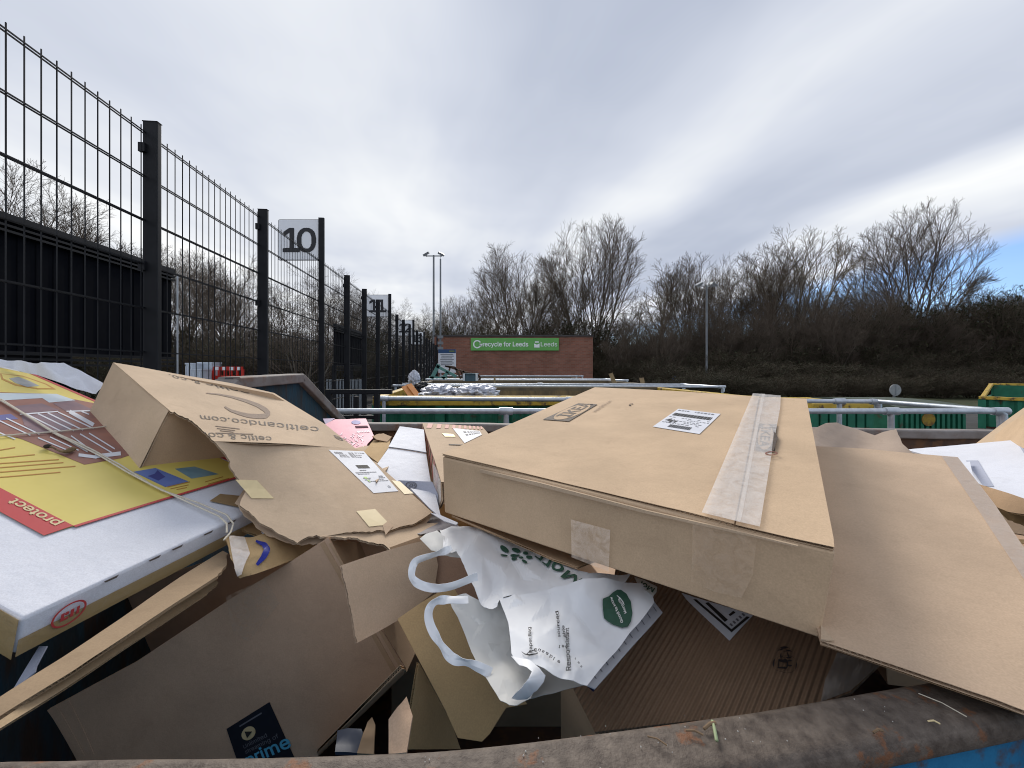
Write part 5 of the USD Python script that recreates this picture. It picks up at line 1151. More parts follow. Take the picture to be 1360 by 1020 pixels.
F3 = Frame(STC, [(601, 569), (637, 573), (640, 578), (617, 589)], 1, 1); lb = part(t, 'paper_label', F3.rect(0, 0, 1, 1, lift=.002), PAPER, False)
part(lb, 'printed_text', cat_([F3.rect(.1 + .08 * i, y, .15 + .08 * i, y + .1, lift=.0028, step=40) for i in range(10) for y in (.2, .45)]), INK, False)
part(t, 'yellow_sticker', sheet(STC, [(587, 576), (602, 577), (605, 580.5), (591, 580.5)], 8, .0005, .002, False), YELLOW, False)
part(t, 'printed_line', sheet(STC, [(596, 590), (618, 591), (618, 592), (596, 591)], 20, .0005, .002, False), INKB, False)
part(t, 'clear_tape', sheet(SSC, [(576, 615), (586, 632), (587, 664), (583, 674), (577, 650)], 6, .0005, .003, False), TAPE, False)

# ---- white paper carrier bag
def crease(F, pts): return F
bag = thing('paper_bag', 'white paper carrier bag with green print and two handles, crushed under the large carton', 'carrier bag', at(720, 830, .6))
S1 = Surf([(578, 706, .80), (625, 697, .86), (700, 735, .755), (805, 770, .66), (783, 772, .625), (720, 784, .615), (663, 795, .60), (652, 810, .585), (622, 762, .665), (606, 732, .715), (690, 760, .69)], .004, 60, 3, .015, 46)
p1 = [(584, 703), (600, 696), (616, 696), (640, 703), (668, 711), (700, 723), (740, 739), (790, 755), (836, 768), (830, 775), (812, 775), (783, 771.5), (752, 777.5), (720, 783.5), (690, 789), (663, 795), (661, 800), (660, 805), (655, 810), (650, 810.5), (643, 806), (637, 796), (630, 780), (622, 762), (615, 748), (606, 731), (600, 733), (592, 732), (588, 728), (589, 712)]
part(bag, 'front_panel', sheet(S1, p1, 3, .0006, 0, False), BAGP, 7)
S2 = Surf([(663, 795, .60), (720, 784, .615), (783, 772, .625), (820, 778, .66), (868, 800, .62), (862, 808, .60), (780, 909, .475), (735, 900, .46), (690, 880, .475), (675, 830, .535), (740, 830, .53), (800, 830, .565)], .003, 55, 5, .010, 54)
p2 = [(663, 795), (690, 789), (720, 783.5), (752, 777.5), (783, 771.5), (800, 770), (830, 775), (852, 779), (866, 790), (869, 800), (862, 808), (842, 832), (820, 860), (797, 888), (781, 909), (770, 907), (752, 902), (735, 897), (727, 893), (715, 886), (700, 878), (683, 873), (679, 865), (678, 850), (675, 825), (670, 810)]
part(bag, 'side_panel', sheet(S2, p2, 3, .0006, 0, False), BAGP, 7)
# rolled lip at the mouth
S3 = Surf([(680, 873, .478), (705, 884, .455), (722, 903, .45), (712, 925, .455), (690, 932, .465), (700, 905, .43)], .003, 40, 7, .005, 40)
p3 = [(679, 872), (690, 874), (704, 879), (716, 888), (724, 897), (722, 905), (712, 916), (700, 926), (686, 932), (679, 930), (690, 916), (702, 901), (706, 893), (700, 888), (690, 884)]
part(bag, 'mouth_lip', sheet(S3, p3, 4, .0006, 0, False), BAGP, True)
S4 = Surf([(602, 800, .63), (660, 800, .62), (676, 830, .60), (706, 893, .52), (700, 925, .475), (676, 933, .465), (640, 893, .53), (625, 850, .58)], .004, 60, 9, .008, 50)
p4 = [(596, 795), (620, 790), (640, 800), (660, 796), (676, 812), (682, 850), (690, 878), (712, 886), (720, 900), (705, 926), (688, 933), (676, 933), (664, 928), (652, 912), (643, 898), (640, 890), (634, 884), (626, 868), (618, 845), (608, 820), (600, 806)]
part(bag, 'inner_panel', sheet(S4, p4, 4, .0006, 0, False), BAGIN, 7)
S5 = Surf([(700, 928, .49), (780, 910, .50), (735, 885, .55)], .003, 40, 4, .004, 40)
part(bag, 'under_panel', sheet(S5, [(690, 931), (735, 921), (762, 913), (782, 908), (735, 880), (700, 885)], 6, .0006, 0, False), BAGIN, True)
S6 = Surf([(558, 716, .82), (578, 705, .82), (589, 718, .77), (575, 735, .76)], .004, 30, 4, .006, 35)
part(bag, 'corner_flap', sheet(S6, [(558, 716), (566, 709), (580, 704), (590, 712), (590, 728), (584, 733), (574, 732)], 4, .0006, 0, False), BAGIN, True)
S7 = Surf([(578, 733, .74), (612, 738, .72), (600, 741, .73)], .002, 30, 4, .004, 30)
part(bag, 'back_rim', sheet(S7, [(576, 733), (588, 729), (606, 731), (613, 741), (598, 741), (585, 738)], 4, .0006, 0, False), BAGIN, True)
def ribbon(pts, w, seed=0):
    """A flat strap through (column, row, depth) points; w is its breadth in metres with the tilt of its face."""
    P = np.array(pts, float); k = np.linspace(0, len(P) - 1, len(P) * 8)
    from scipy.interpolate import CubicSpline
    q = CubicSpline(np.arange(len(P)), P)(k); X = at(q[:, 0], q[:, 1], q[:, 2]); T = np.gradient(X, axis=0); T /= np.linalg.norm(T, axis=1, keepdims=True)
    view = X / np.linalg.norm(X, axis=1, keepdims=True); Sd = np.cross(T, view); Sd /= np.linalg.norm(Sd, axis=1, keepdims=True)
    tw = (meshkit.noise(np.stack([k * .8, 0 * k + seed, 0 * k], 1), seed) - .5) * 2.0; Dn = np.cross(Sd, T); Wd = np.cos(tw)[:, None] * Sd + np.sin(tw)[:, None] * Dn; Nn = np.cross(T, Wd)
    n = len(k); cols = [-1, -.5, 0, .5, 1]; V = [X + Wd * w / 2 * c + Nn * .0022 * (1 - abs(c)) * np.sin(k * 2.1 + seed)[:, None] for c in cols] + [X + Wd * w / 2 * c + Nn * (.0022 * (1 - abs(c)) * np.sin(k * 2.1 + seed)[:, None] - .0005) for c in cols]
    m = len(cols); V = np.concatenate(V); F = []; ring_ = [0, 1, 2, 3, 4, 9, 8, 7, 6, 5]
    for i in range(n - 1):
        for a in range(10):
            b = (a + 1) % 10; A_, B_ = ring_[a] * n, ring_[b] * n; F += [[A_ + i, B_ + i, B_ + i + 1], [A_ + i, B_ + i + 1, A_ + i + 1]]
    mm = trimesh.Trimesh(V, F, process=False); mm.fix_normals(); return mm
part(bag, 'handle', ribbon([(600, 727, .715), (585, 734, .71), (566, 740, .70), (552, 746, .685), (547, 757, .675), (548, 768, .665), (557, 776, .655), (575, 781, .645), (598, 779, .64), (620, 771, .635), (634, 766, .632)], .0135, 3), BAGP, 12)
part(bag, 'handle', ribbon([(622, 796, .60), (604, 796.5, .60), (586, 797, .60), (574, 803, .595), (569, 816, .585), (573, 834, .57), (583, 852, .555), (594, 868, .542), (606, 877, .535), (622, 881, .53), (638, 887, .525), (652, 894, .52)], .0128, 6), BAGP, 12)
# printing
def bagtext(S, quad, s, w, h, size, m=INK, bold=True, st=1.0, lift=.0042, x=0.0): 
    F = Frame(S, quad, w, h); part(bag, 'printed_lettering', F.text(s, x, h * .82, size, lift, bold, st), m, False)
bagtext(S1, [(770, 770), (697, 722), (710, 716), (786, 763)] if False else [(769, 778), (706, 740), (718, 729), (781, 764)], 'Morr', 2.55, 1.0, .80, INKG, True, 1.0, .003)
def leaf(S, x, y, a, l, w): 
    u = np.linspace(0, math.pi, 9); c, s_ = math.cos(a), math.sin(a); P = [(l * math.cos(t), w * math.sin(t)) for t in u] + [(l * math.cos(t), -w * math.sin(t)) for t in u[::-1][1:-1]]
    return sheet(S, [(x + c * p - s_ * q_, y + s_ * p + c * q_) for p, q_ in P], 6, .0005, .003, False)
part(bag, 'leaf_emblem', cat_([leaf(S1, x, y, a, l, w) for x, y, a, l, w in ((670, 729.5, .45, 6.5, 2.6), (685.5, 730, .35, 6, 2.4), (669.5, 737, .05, 4.8, 1.1), (684, 736.5, .05, 6.2, 1.9), (698, 734.5, 0, 3.4, 2.1), (683, 741, .4, 3.8, 1.7), (692, 741.5, .1, 3.2, 1.4), (703, 740.5, 0, 4.2, 2.6), (697, 748, .55, 4.2, 1.9), (706, 731, .5, 3, 1.6))]), INKG, False)
SH_ = [(798, 798), (806, 795), (812, 790), (818, 786.5), (824, 786.5), (832, 792), (838, 803), (840, 816), (838, 826), (834, 833), (826, 835), (814, 830), (802, 822), (799, 812)]
bd = part(bag, 'green_badge', sheet(S2, SH_, 5, .0005, .003, False), INKG, False)
Fb = Frame(S2, [(829, 834), (812, 792), (818, 786), (840, 826)], 3.7, 1.35)
part(bd, 'badge_lettering', cat_([Frame(S2, [(824, 833), (805, 797), (811, 794), (830, 829)], 3.9, .7).text('Good to know', .10, .55, .36, .0042, True, 1.12), Frame(S2, [(829, 821), (816, 797), (822, 794), (834, 817)], 2.7, .7).text('Morrisons', .10, .55, .36, .0042, True, 1.0), sheet(S2, band([(818, 794), (823, 797), (827, 803), (829, 808)], .4, 1.2), 8, .0004, .0042, False)]), WTXT, False)
bagtext(S2, [(741, 845), (736, 803), (742, 803), (746, 845)], 'sourced', 4.6, .8, .62, INK, True, 1.25)
bagtext(S2, [(749, 845), (746, 825), (751, 825), (754, 845)], 'able', 2.4, .8, .62, INK, True, 1.2)
bagtext(S2, [(750, 893), (752, 815), (758, 815), (758, 893)], 'Responsistant', 8.6, .8, .60, INK, True, 1.15)
bagtext(S2, [(703, 872), (700, 828), (705.5, 828), (708, 872)], 'Paper Bag', 5.2, .8, .62, INK, True, 1.05)
cv = [(709, 868), (716, 869), (724, 871.5), (731, 875), (737, 879), (741, 883)]
for ch, (x, y) in zip('eusable', np.c_[np.linspace(708, 738, 7), np.interp(np.linspace(708, 738, 7), [p[0] for p in cv], [p[1] for p in cv])]):
    bagtext(S2, [(x + 3, y + 3), (x + .5, y - 2.5), (x + 4.5, y - 4), (x + 7, y + 1)] if False else [(x, y + 2.5), (x + 5, y + 4.2), (x + 6.8, y - 1.2), (x + 1.8, y - 3)], ch, 1.0, 1.0, .95, INK, True)
cv = [(742, 858), (748, 857), (755, 860), (760, 868), (764, 876), (768, 884)]
for ch, s_ in zip('tear res', np.linspace(0, 1, 8)):
    if ch == ' ': continue
    x, y = np.interp(s_ * 5, range(6), [p[0] for p in cv]), np.interp(s_ * 5, range(6), [p[1] for p in cv]); bagtext(S2, [(x, y + 3), (x + 3, y + 6), (x + 5, y + 3), (x + 2, y)] if s_ > .3 else [(x, y + 2), (x + 5, y + 2), (x + 5, y - 2.5), (x, y - 2.5)], ch, 1.0, 1.0, .95, INK, True)
part(bag, 'leaf_emblem', cat_([sheet(S2, band([(693, 866), (697, 870), (703, 872), (709, 872), (714, 872)], .3, 1.4), 8, .0005, .0022, False), sheet(S2, band([(714, 871), (709, 867), (703, 868), (699, 871)], .3, 1.0), 8, .0005, .0022, False)]), INK, False)
part(bag, 'loose_panel', sheet(Surf([(845, 768, .70), (873, 778, .66), (870, 792, .62)], .003, 20, 4), jagged([(842, 765), (873, 779), (872, 786), (868, 793), (860, 786), (848, 778)], (1, 2), .8, 2), 4, .0006, 0, False), BAGIN, True)
bagtext(Surf([(845, 768, .70), (873, 778, .66), (870, 792, .62)], .003, 20, 4), [(868, 790), (845, 777), (849, 770), (872, 783)], 'Mor', 2.3, 1.0, .8, INKG, True, 1.0, .002)

# ---- carton under the bag, fluted and damp (front right, below the big carton)
SD = Surf([(868, 770, .74), (1166, 880, .53), (797, 960, .57)], .003, 80, 7)
poly = [(820, 740), (868, 760), (1088, 842), (1130, 850), (1170, 880), (1132, 918), (1080, 940), (790, 972), (760, 912), (800, 860)]
dmp = thing('damp_carton', 'dark damp fluted carton below the large flat carton, with pencil-like scribble', 'cardboard box', mid(SD, poly))
dm = sheet(SD, poly, 12, .005, 0, False); ax1 = SD.P(np.array([780., 1000.]), np.array([915., 915.])); e1 = ax1[1] - ax1[0]; ax2 = SD.P(np.array([868., 770.]), np.array([775., 920.])); e2 = ax2[1] - ax2[0]; e1 /= np.linalg.norm(e1); e2 /= np.linalg.norm(e2); nn = np.cross(e1, e2); fl_ = np.cross(nn, e2); fl_ /= np.linalg.norm(fl_)
vv = np.array(dm.vertices); uv = np.c_[vv @ fl_ * 40, vv @ e2 * 40]
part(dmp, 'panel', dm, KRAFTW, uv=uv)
SDs = Surf([(760, 912, .63), (797, 962, .572), (760, 1000, .68)])
part(dmp, 'side_panel', sheet(SDs, [(745, 890), (763, 914), (797, 962), (797, 1020), (745, 990)], 14, .005), KRAFT3, 40)
Fi = Frame(SD, [(1025, 855), (1062, 855), (1062, 900), (1025, 900)], 1, 1); rg = np.random.default_rng(12); lp = []
for k in range(11):
    c0_ = rg.uniform(.3, .7, 2); r_ = rg.uniform(.1, .28); lp.append(ring(Fi, c0_[0], c0_[1], r_, .035, rg.uniform(.6, 1.4), 0, 360, 20, lift=.005))
part(dmp, 'scribble', cat_(lp), mat('scribble_ink', (.03, .022, .022), rough=.7), False)
part(dmp, 'clear_tape', sheet(SD, [(1112, 868), (1168, 884), (1130, 918), (1090, 934), (1096, 905)], 8, .0006, .003, False), tape_mat('scuffed_tape', (.30, .27, .24), .35, .35), False)
Fp = Frame(SD, [(909, 794), (996, 823), (970, 852), (880, 815)], 1, 1)
Fp = Frame(SD, [(900, 783), (1010, 820), (969, 852.5), (885, 806)], 1, 1)
pp = part(dmp, 'paper_notice', sheet(SD, [(905, 788), (1000, 818), (969, 852.5), (912, 797)], 10, .0006, .002, False), PAPER, False)
part(pp, 'printed_frame', cat_([sheet(SD, q_, 12, .0004, .0032, False) for q_ in ([(921, 797), (925, 797), (972, 838), (972, 842)], [(972, 838), (972, 842), (996, 821), (992, 820)], [(937, 802), (941, 801), (967, 825), (963, 828)], [(968, 818), (974, 813), (977, 815), (970, 820)])]), INK, False)
part(pp, 'printed_text', cat_([sheet(SD, [(972 + 4 * k, 834 - 3.5 * k), (974 + 4 * k, 832.5 - 3.5 * k), (971 + 4 * k, 829.5 - 3.5 * k), (969 + 4 * k, 831 - 3.5 * k)], 12, .0004, .0032, False) for k in range(5)]), INKGREY, False)
# folded leaflet under the bag
SLf = Surf([(870, 800, .655), (880, 814, .635), (782, 912, .50)], .002, 40, 2)
t = thing('folded_leaflet', 'folded printed leaflet sticking out from under the white bag', 'leaflet', mid(SLf, [(840, 850), (860, 830)]))
part(t, 'paper', sheet(SLf, [(858, 796), (868, 798), (880, 813), (790, 915), (776, 908), (820, 850)], 10, .002, 0, False), PAPER, False)
part(t, 'printed_lines', cat_([sheet(SLf, [(868 - k * 8, 806 + k * 9.0), (872 - k * 8, 812 + k * 9.0), (871.6 - k * 8, 812.6 + k * 9.0), (867.6 - k * 8, 806.6 + k * 9.0)], 12, .0004, .001, False) for k in range(11)]), INKGREY, False)
part(t, 'dark_spine', sheet(Surf([(777, 902, .512), (790, 915, .505), (785, 922, .51)]), [(778, 903), (792, 914), (788, 919), (777, 909)], 8, .002, 0, False), mat('navy_spine', (.02, .02, .06), rough=.5), False)

# ---- cartons in the middle foreground
SA = Surf([(528, 822, .70), (590, 785, .75), (677, 938, .62), (608, 978, .60)], .002, 80, 3)
poly = [(528, 822), (560, 800), (600, 776), (650, 860), (700, 935), (672, 940), (650, 975), (640, 985), (608, 980), (592, 944), (558, 880)]
t = thing('golden_carton', 'golden brown carton panel behind the bag handles, pointing down into the skip', 'cardboard box', mid(SA, poly))
part(t, 'panel', sheet(SA, poly, 12, .005), KRAFT4, 40)
SA2 = Surf([(557, 880, .67), (540, 990, .62), (608, 980, .72)], .002, 60, 5)
part(t, 'side_panel', sheet(SA2, [(557, 880), (548, 930), (537, 995), (612, 995), (600, 960)], 10, .005), KRAFT4, 40)
# dark parcel with black media label
SM = Surf([(436, 715, .86), (538, 889, .87), (424, 996, .86), (62, 943, .80)], .003, 120, 9)
poly = [(436, 714), (447, 735), (470, 778), (502, 828), (528, 872), (539, 890), (528, 898), (500, 922), (470, 952), (440, 985), (424, 1000), (405, 1040), (120, 1040), (96, 1000), (62, 944), (180, 880), (300, 800), (380, 750)]
pk = thing('large_parcel', 'big dark brown parcel facing the viewer with a black media label near its lower edge', 'cardboard box', mid(SM, poly))
part(pk, 'front_panel', sheet(SM, poly, 14, .005), KRAFTD, 40)
SM2 = Surf([(539, 890, .872), (424, 1000, .862), (545, 885, .95)])
part(pk, 'edge_panel', sheet(SM2, [(534, 888), (543, 890), (528, 905), (430, 1003), (420, 1006), (424, 998)], 10, .005), KRAFT3, 40)
SM3 = Surf([(436, 714, .865), (539, 890, .875), (565, 850, 1.05)])
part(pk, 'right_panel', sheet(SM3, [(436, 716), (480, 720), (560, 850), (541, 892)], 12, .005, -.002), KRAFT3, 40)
for q_ in ([(425, 722), (431, 719), (528, 893), (523, 897)], [(437, 722), (440, 720), (535, 886), (532, 889)], [(62, 944), (75, 938), (112, 1003), (104, 1006)], [(86, 931), (90, 929), (125, 1002), (122, 1003)]): part(pk, 'crease_strip', sheet(SM, q_, 14, .0008, .0008, False), KRAFTD if q_[0][0] < 100 else KRAFT3, False)
part(pk, 'clear_tape', sheet(SM, [(300, 792), (352, 768), (372, 800), (330, 852), (310, 842)], 10, .0006, .002, False), tape_mat('faint_tape', (.40, .32, .24), .10, .3), False)
FB = Frame(SM, [(301, 968), (358, 932), (400, 1025), (330, 1050)], 1.0, 1.5)
lb = part(pk, 'black_label', FB.rect(0, 0, 1, 1.5, lift=.0015), mat('black_label', (.012, .014, .02), rough=.35), False)
part(lb, 'play_icon', cat_([FB.ellipse(.42, .36, .15, .14, lift=.0022)]), CREAM, False)
part(lb, 'play_arrow', FB.poly([(.37, .28), (.37, .44), (.51, .36)], lift=.0032), INK, False)
part(lb, 'label_lettering', cat_([FB.text('prime', .16, 1.0, .24, .0022, True, 1.0)]), mat('light_blue_print', (.10, .42, .62), rough=.5), False)
part(lb, 'fine_print', cat_([FB.text('Unlimited', .22, .62, .085, .0022, False, 1.0), FB.text('streaming of', .22, .74, .085, .0022, False, 1.0), FB.rect(.3, .1, .8, .13, lift=.0022)]), INKGREY, False)
# open box behind it: flap and dark opening
t = thing('open_box', 'open brown box with a bent flap and dark opening below the torn carton', 'cardboard box', at(500, 770, .8))
SO = Surf([(453, 750, .70), (520, 728, .80), (574, 788, .80), (474, 855, .66), (560, 720, .86)], .002, 60, 6)
part(t, 'front_flap', sheet(SO, jagged([(453, 751), (488, 739), (520, 729), (545, 722), (574, 716), (582, 750), (577, 786), (560, 800), (530, 823), (504, 838), (474, 854), (465, 805)], (10, 11), .7, 3), 8, .005), KRAFTP, 40)
part(t, 'back_flap', sheet(Surf([(424, 712, .86), (520, 730, .86), (575, 695, 1.0)], .006, 40, 4), jagged([(424, 711), (445, 708), (475, 708), (500, 700), (545, 696), (590, 694), (600, 710), (560, 722), (520, 731), (512, 724), (470, 713)], (9, 10), .8, 3), 8, .005), KRAFT2, 40)
part(t, 'side_panel', sheet(Surf([(520, 729, .83), (640, 735, .95), (577, 800, .84)], .004, 60, 8), [(518, 727), (560, 712), (610, 716), (650, 760), (640, 810), (575, 805)], 12, .005), KRAFT3, 40)
part(t, 'inner_panel', sheet(Surf([(430, 715, .98), (520, 715, 1.02), (470, 800, .95)]), [(425, 705), (540, 705), (560, 800), (470, 830)], 14, .005), KRAFTD, 40)
# liner seen through the upper handle; its shade is put into the board colour
t = thing('shaded_panel', 'brown panel with shade painted into its colour, seen through the upper handle of the white bag', 'cardboard piece', at(590, 760, .86))
part(t, 'panel', sheet(Surf([(575, 740, .88), (640, 745, .85), (590, 800, .80)]), [(572, 736), (640, 736), (650, 800), (580, 806)], 12, .005), card('kraft_painted_shade', (.30, .19, .13)), 40)
t = thing('grey_wrapping', 'crumpled grey wrapping under the left end of the large flat carton', 'packing paper', at(570, 700, 1.0))
part(t, 'paper', sheet(Surf([(530, 710, 1.0), (600, 690, 1.02), (590, 706, .93)], .006, 26, 5, .012, 30), [(520, 710), (548, 698), (574, 684), (602, 692), (612, 700), (590, 704), (560, 714)], 5, .0008, 0, False), mat('grey_paper', (.22, .20, .21), (.30, .28, .28), scale=30, rough=.8), True)
# crushed taped tube with blue stroke
t = thing('taped_carton', 'crushed brown carton end wrapped in shiny tape with a blue mark', 'cardboard box', at(345, 735, .85))
SQ = Surf([(300, 714, .84), (330, 699, .90), (400, 722, .93), (318, 766, .80), (350, 730, .83)], .006, 30, 3, .010, 45)
part(t, 'panel', sheet(SQ, jagged([(299, 713), (315, 712), (332, 710), (372, 706), (410, 716), (440, 728), (380, 748), (340, 762), (318, 768), (312, 752), (306, 738)], (9, 10, 8), .9, 4), 5, .005), KRAFT4, 40)
part(t, 'tape', sheet(SQ, [(303, 714), (325, 712), (332, 735), (324, 762), (316, 766)], 5, .0006, .003, False), TAPE, True)
part(t, 'blue_stroke', sheet(SQ, band(np.c_[np.interp(np.linspace(0, 4, 24), range(5), [340, 350, 354, 350, 343]), np.interp(np.linspace(0, 4, 24), range(5), [717, 722, 731, 741, 750])], 3, 7), 5, .0005, .004, False), mat('blue_marker', (.012, .02, .24), rough=.4), False)
part(t, 'upper_flap', sheet(Surf([(322, 690, .98), (350, 702, .95), (320, 714, .90)], .005, 30, 4), [(314, 700), (330, 690), (372, 704), (390, 716), (345, 712), (326, 706)], 6, .005), KRAFT4, 40)
t = thing('white_scrap', 'small white card scrap tucked under the torn flap beside the taped carton', 'cardboard piece', at(360, 708, .95))
part(t, 'scrap', sheet(Surf([(345, 710, .93), (376, 708, .95), (376, 713, .92)]), [(346, 709), (378, 706), (382, 714), (350, 713)], 8, .002, .006, False), WHITEB, False)
# flattened double-thickness sheets under the stair gate box
fs_ = thing('flattened_sheets', 'pair of flattened brown sheets with fluted edges under the white carton', 'cardboard sheet', at(150, 830, .6))
S_a = Surf([(-40, 945, .455), (296, 733, .86), (302, 742, .83), (-40, 972, .44)], .002, 80, 4)
part(fs_, 'upper_sheet', sheet(S_a, jagged([(-60, 960), (0, 925), (120, 848), (240, 766), (296, 732), (303, 736), (301, 748), (289, 765), (200, 822), (100, 888), (0, 950), (-60, 985)], (5, 6), 1.4, 3), 9, .006), card('kraft_tan', (.33, .235, .145)), 40)
S_b = Surf([(-40, 985, .425), (263, 788, .76), (290, 772, .80), (-40, 996, .42)], .002, 80, 6)
part(fs_, 'lower_sheet', sheet(S_b, jagged([(-60, 996), (0, 957), (120, 878), (230, 807), (286, 768), (290, 774), (272, 790), (200, 838), (100, 905), (0, 968), (-60, 1004)], (5,), 1.2, 5), 9, .006), card('kraft_tan_light', (.40, .29, .175)), 40)
t = thing('white_strip', 'narrow white strip hanging in the dark gap at the far left', 'paper strip', at(40, 885, .56))
part(t, 'strip', sheet(Surf([(20, 912, .56), (58, 861, .60), (48, 890, .57)]), [(12, 924), (36, 884), (52, 858), (62, 858), (48, 884), (46, 892), (24, 912)], 10, .002, 0, False), WHITEG, False)
# bits deep in the gap by the near rim
for nm, lb_, q_, m in (('dark_tray', 'dark blue plastic tray corner down in the gap beside the large parcel', [(448, 970), (462, 966), (480, 968), (482, 974), (476, 1000), (445, 1000)], mat('dark_plastic', (.02, .025, .04), rough=.35)),
                       ('wood_slat', 'grey splintered wooden slat standing in the gap beside the large parcel', [(488, 958), (494, 952), (498, 960), (496, 1000), (474, 1000)], DARKWOOD),
                       ('brown_scrap', 'dull brown card scrap in the shadow behind the near rim', [(516, 955), (540, 925), (548, 950), (540, 1000), (516, 1000)], KRAFTD)):
    t = thing(nm, lb_, 'debris', at(q_[0][0], q_[0][1], .5)); S_ = Surf([(q_[0][0], q_[0][1], .50), (q_[0][0] + 40, q_[0][1], .50), (q_[0][0], q_[0][1] + 40, .47)], .004, 20, 3)
    part(t, 'piece', sheet(S_, q_, 8, .006, 0, False), m, 40)
# cartons deeper in the skip, seen only as dark shapes in the gaps
for k, (q_, d, m) in enumerate((([(0, 880), (140, 790), (420, 700), (420, 860), (200, 1000), (0, 1010)], 1.15, KRAFTD), ([(520, 780), (700, 760), (820, 960), (700, 1010), (520, 1000)], 1.25, KRAFT3), ([(440, 592), (720, 592), (720, 660), (440, 680)], 1.9, KRAFT3), ([(1060, 600), (1420, 606), (1420, 720), (1060, 660)], 1.7, KRAFT3))):
    lbs = ('brown carton deep in the shadow below the flattened sheets at the left', 'brown carton deep in the shadow behind the golden panel', 'brown carton low behind the pink carrier and the white folded box', 'brown carton hidden low behind the crumpled packing paper')
    S_ = Surf([(q_[0][0], q_[0][1], d), (q_[0][0] + 100, q_[0][1], d), (q_[0][0], q_[0][1] + 100, d * (.86 if q_[0][1] < 600 else .8))], .004, 60, k)
    if k < 2: S_ = Surf([(q_[0][0], q_[0][1], d), (q_[0][0] + 100, q_[0][1], d), (q_[0][0], q_[0][1] + 100, d * 1.10)])
    t = thing('buried_carton', lbs[k], 'cardboard box', mid(S_, q_)); part(t, 'panel', sheet(S_, q_, 30, .005), m, 40)

# cartons that fill the skip under the top layer
rg = np.random.default_rng(41)
for k, (cx_, cy_, tz) in enumerate([(x + rg.uniform(-.1, .1), y + rg.uniform(-.08, .08), z + rg.uniform(-.06, .04)) for y, xs_, z in ((1.02, (1.75, 2.3, 2.85, 3.4, 4.0), -.80), (1.6, (-.7, -.1, .5, 1.0, 1.55, 2.1, 2.7, 3.3, 3.9), -.72), (1.95, (-.6, 0.0, .6, 1.2, 1.8, 2.4, 3.0, 3.6), -.62)) for x in xs_]):
    w_, d_, h_ = rg.uniform(.36, .52), rg.uniform(.3, .42), rg.uniform(.25, .4); a_ = rg.uniform(-.5, .5); R_ = trimesh.transformations.euler_matrix(rg.uniform(-.15, .15), rg.uniform(-.15, .15), a_)[:3, :3]
    c_ = np.array([[[R_ @ np.array([(i - .5) * w_, (j - .5) * d_, (q - 1) * h_]) + [cx_, cy_, tz] for q in (0, 1)] for j in (0, 1)] for i in (0, 1)])
    t = thing('heap_carton', 'brown carton buried in the heap below the top layer of cardboard', 'cardboard box', (cx_, cy_, tz - h_), 'cartons buried in the skip'); part(t, 'carton_body', hexa(c_, .004, .12, .006, k), (KRAFT3, KRAFTD, KRAFT4)[k % 3], 40)
    n_ = R_[:, 2]; m_ = beam(R_ @ np.array([-w_ / 2 + .01, 0, .002]) + [cx_, cy_, tz], R_ @ np.array([w_ / 2 - .01, 0, .002]) + [cx_, cy_, tz], .05, .001, up=n_); part(t, 'tape', m_, CREAM if k % 2 else TAPEB, False)
# ---- litter on the near rim
def on_rim(px, py, h=.003): return atz(px, py, RZ + h)
for k, (pts, r, lb_, m) in enumerate(((((946, 958), (952, 984)), .0016, 'pale green straw lying on the near rim', mat('straw_green', (.30, .36, .20), rough=.6)), (((911, 970), (934, 976)), .0009, 'thin dark stalk on the near rim beside the pale straw', DARKWOOD), (((935, 968), (950, 960)), .0016, 'short dry leaf stalk on the near rim above the pale straw', DARKWOOD),
                                   (((1160, 973), (1172, 970)), .0012, 'short dark stalk on the near rim towards the right', DARKWOOD), (((860, 978), (886, 990)), .0007, 'thin grey fibre on the near rim left of the pale straw', DARKWOOD), (((1220, 921), (1284, 952)), .0005, 'fine pale scratch of wire on the near rim at the right', STR), (((1232, 958), (1248, 961)), .0008, 'short pale splinter on the near rim at the right', CREAM))):
    a, b = on_rim(*pts[0]), on_rim(*pts[1]); md = (a + b) / 2 + [0, 0, .002]; t = thing('stalk', lb_, 'debris', md); part(t, 'stem', tube([a, md, b], r, 6), m, True)
rg = np.random.default_rng(17)
fl_ = []
for k in range(34):
    px = rg.uniform(560, 1240); e_ = np.interp(px, [560, 900, 1190], [992, 947, 908]); py = e_ + rg.uniform(4, 60)
    m = trimesh.creation.icosphere(1, .0006 * rg.uniform(.5, 1.3)); m.apply_translation(on_rim(px, py, .001)); fl_.append(m)
part(skip, 'paint_flakes', cat_(fl_), mat('pale_flakes', (.45, .43, .40), rough=.7), False, kind='stuff')

# ---- contents of the far skips
WPL = mat('white_sheeting', (.58, .60, .66), (.52, .54, .61), scale=6, rough=.35)
def heap(name, label, cat, cx, cy, z, rx, ry, h, m, seed, n=26):
    t = thing(name, label, cat, (cx, cy, z)); g = trimesh.creation.icosphere(4, 1.0); v = np.array(g.vertices); k = meshkit.fbm(v * 2.2 + seed, 5, seed); rdg = np.abs(k - .5) * 2
    k2 = meshkit.fbm(v * 4.5 + seed + 9, 4, seed + 2); v = v * (1.1 + .9 * (k - .5) - .55 * rdg - .5 * np.abs(k2 - .5) * 2)[:, None]; v = v * [rx, ry, h] + [cx, cy, z]; part(t, 'sheeting', trimesh.Trimesh(v, g.faces, process=False), m, True); return t
heap('plastic_sheeting', 'crumpled white plastic sheeting heaped in the near green skip, left mound', 'plastic sheet', -1.03, 5.45, -.36, .27, .3, .13, WPL, 3)
heap('plastic_sheeting', 'crumpled white plastic sheeting heaped in the near green skip, right mound', 'plastic sheet', -.50, 5.4, -.36, .33, .3, .14, WPL, 8)
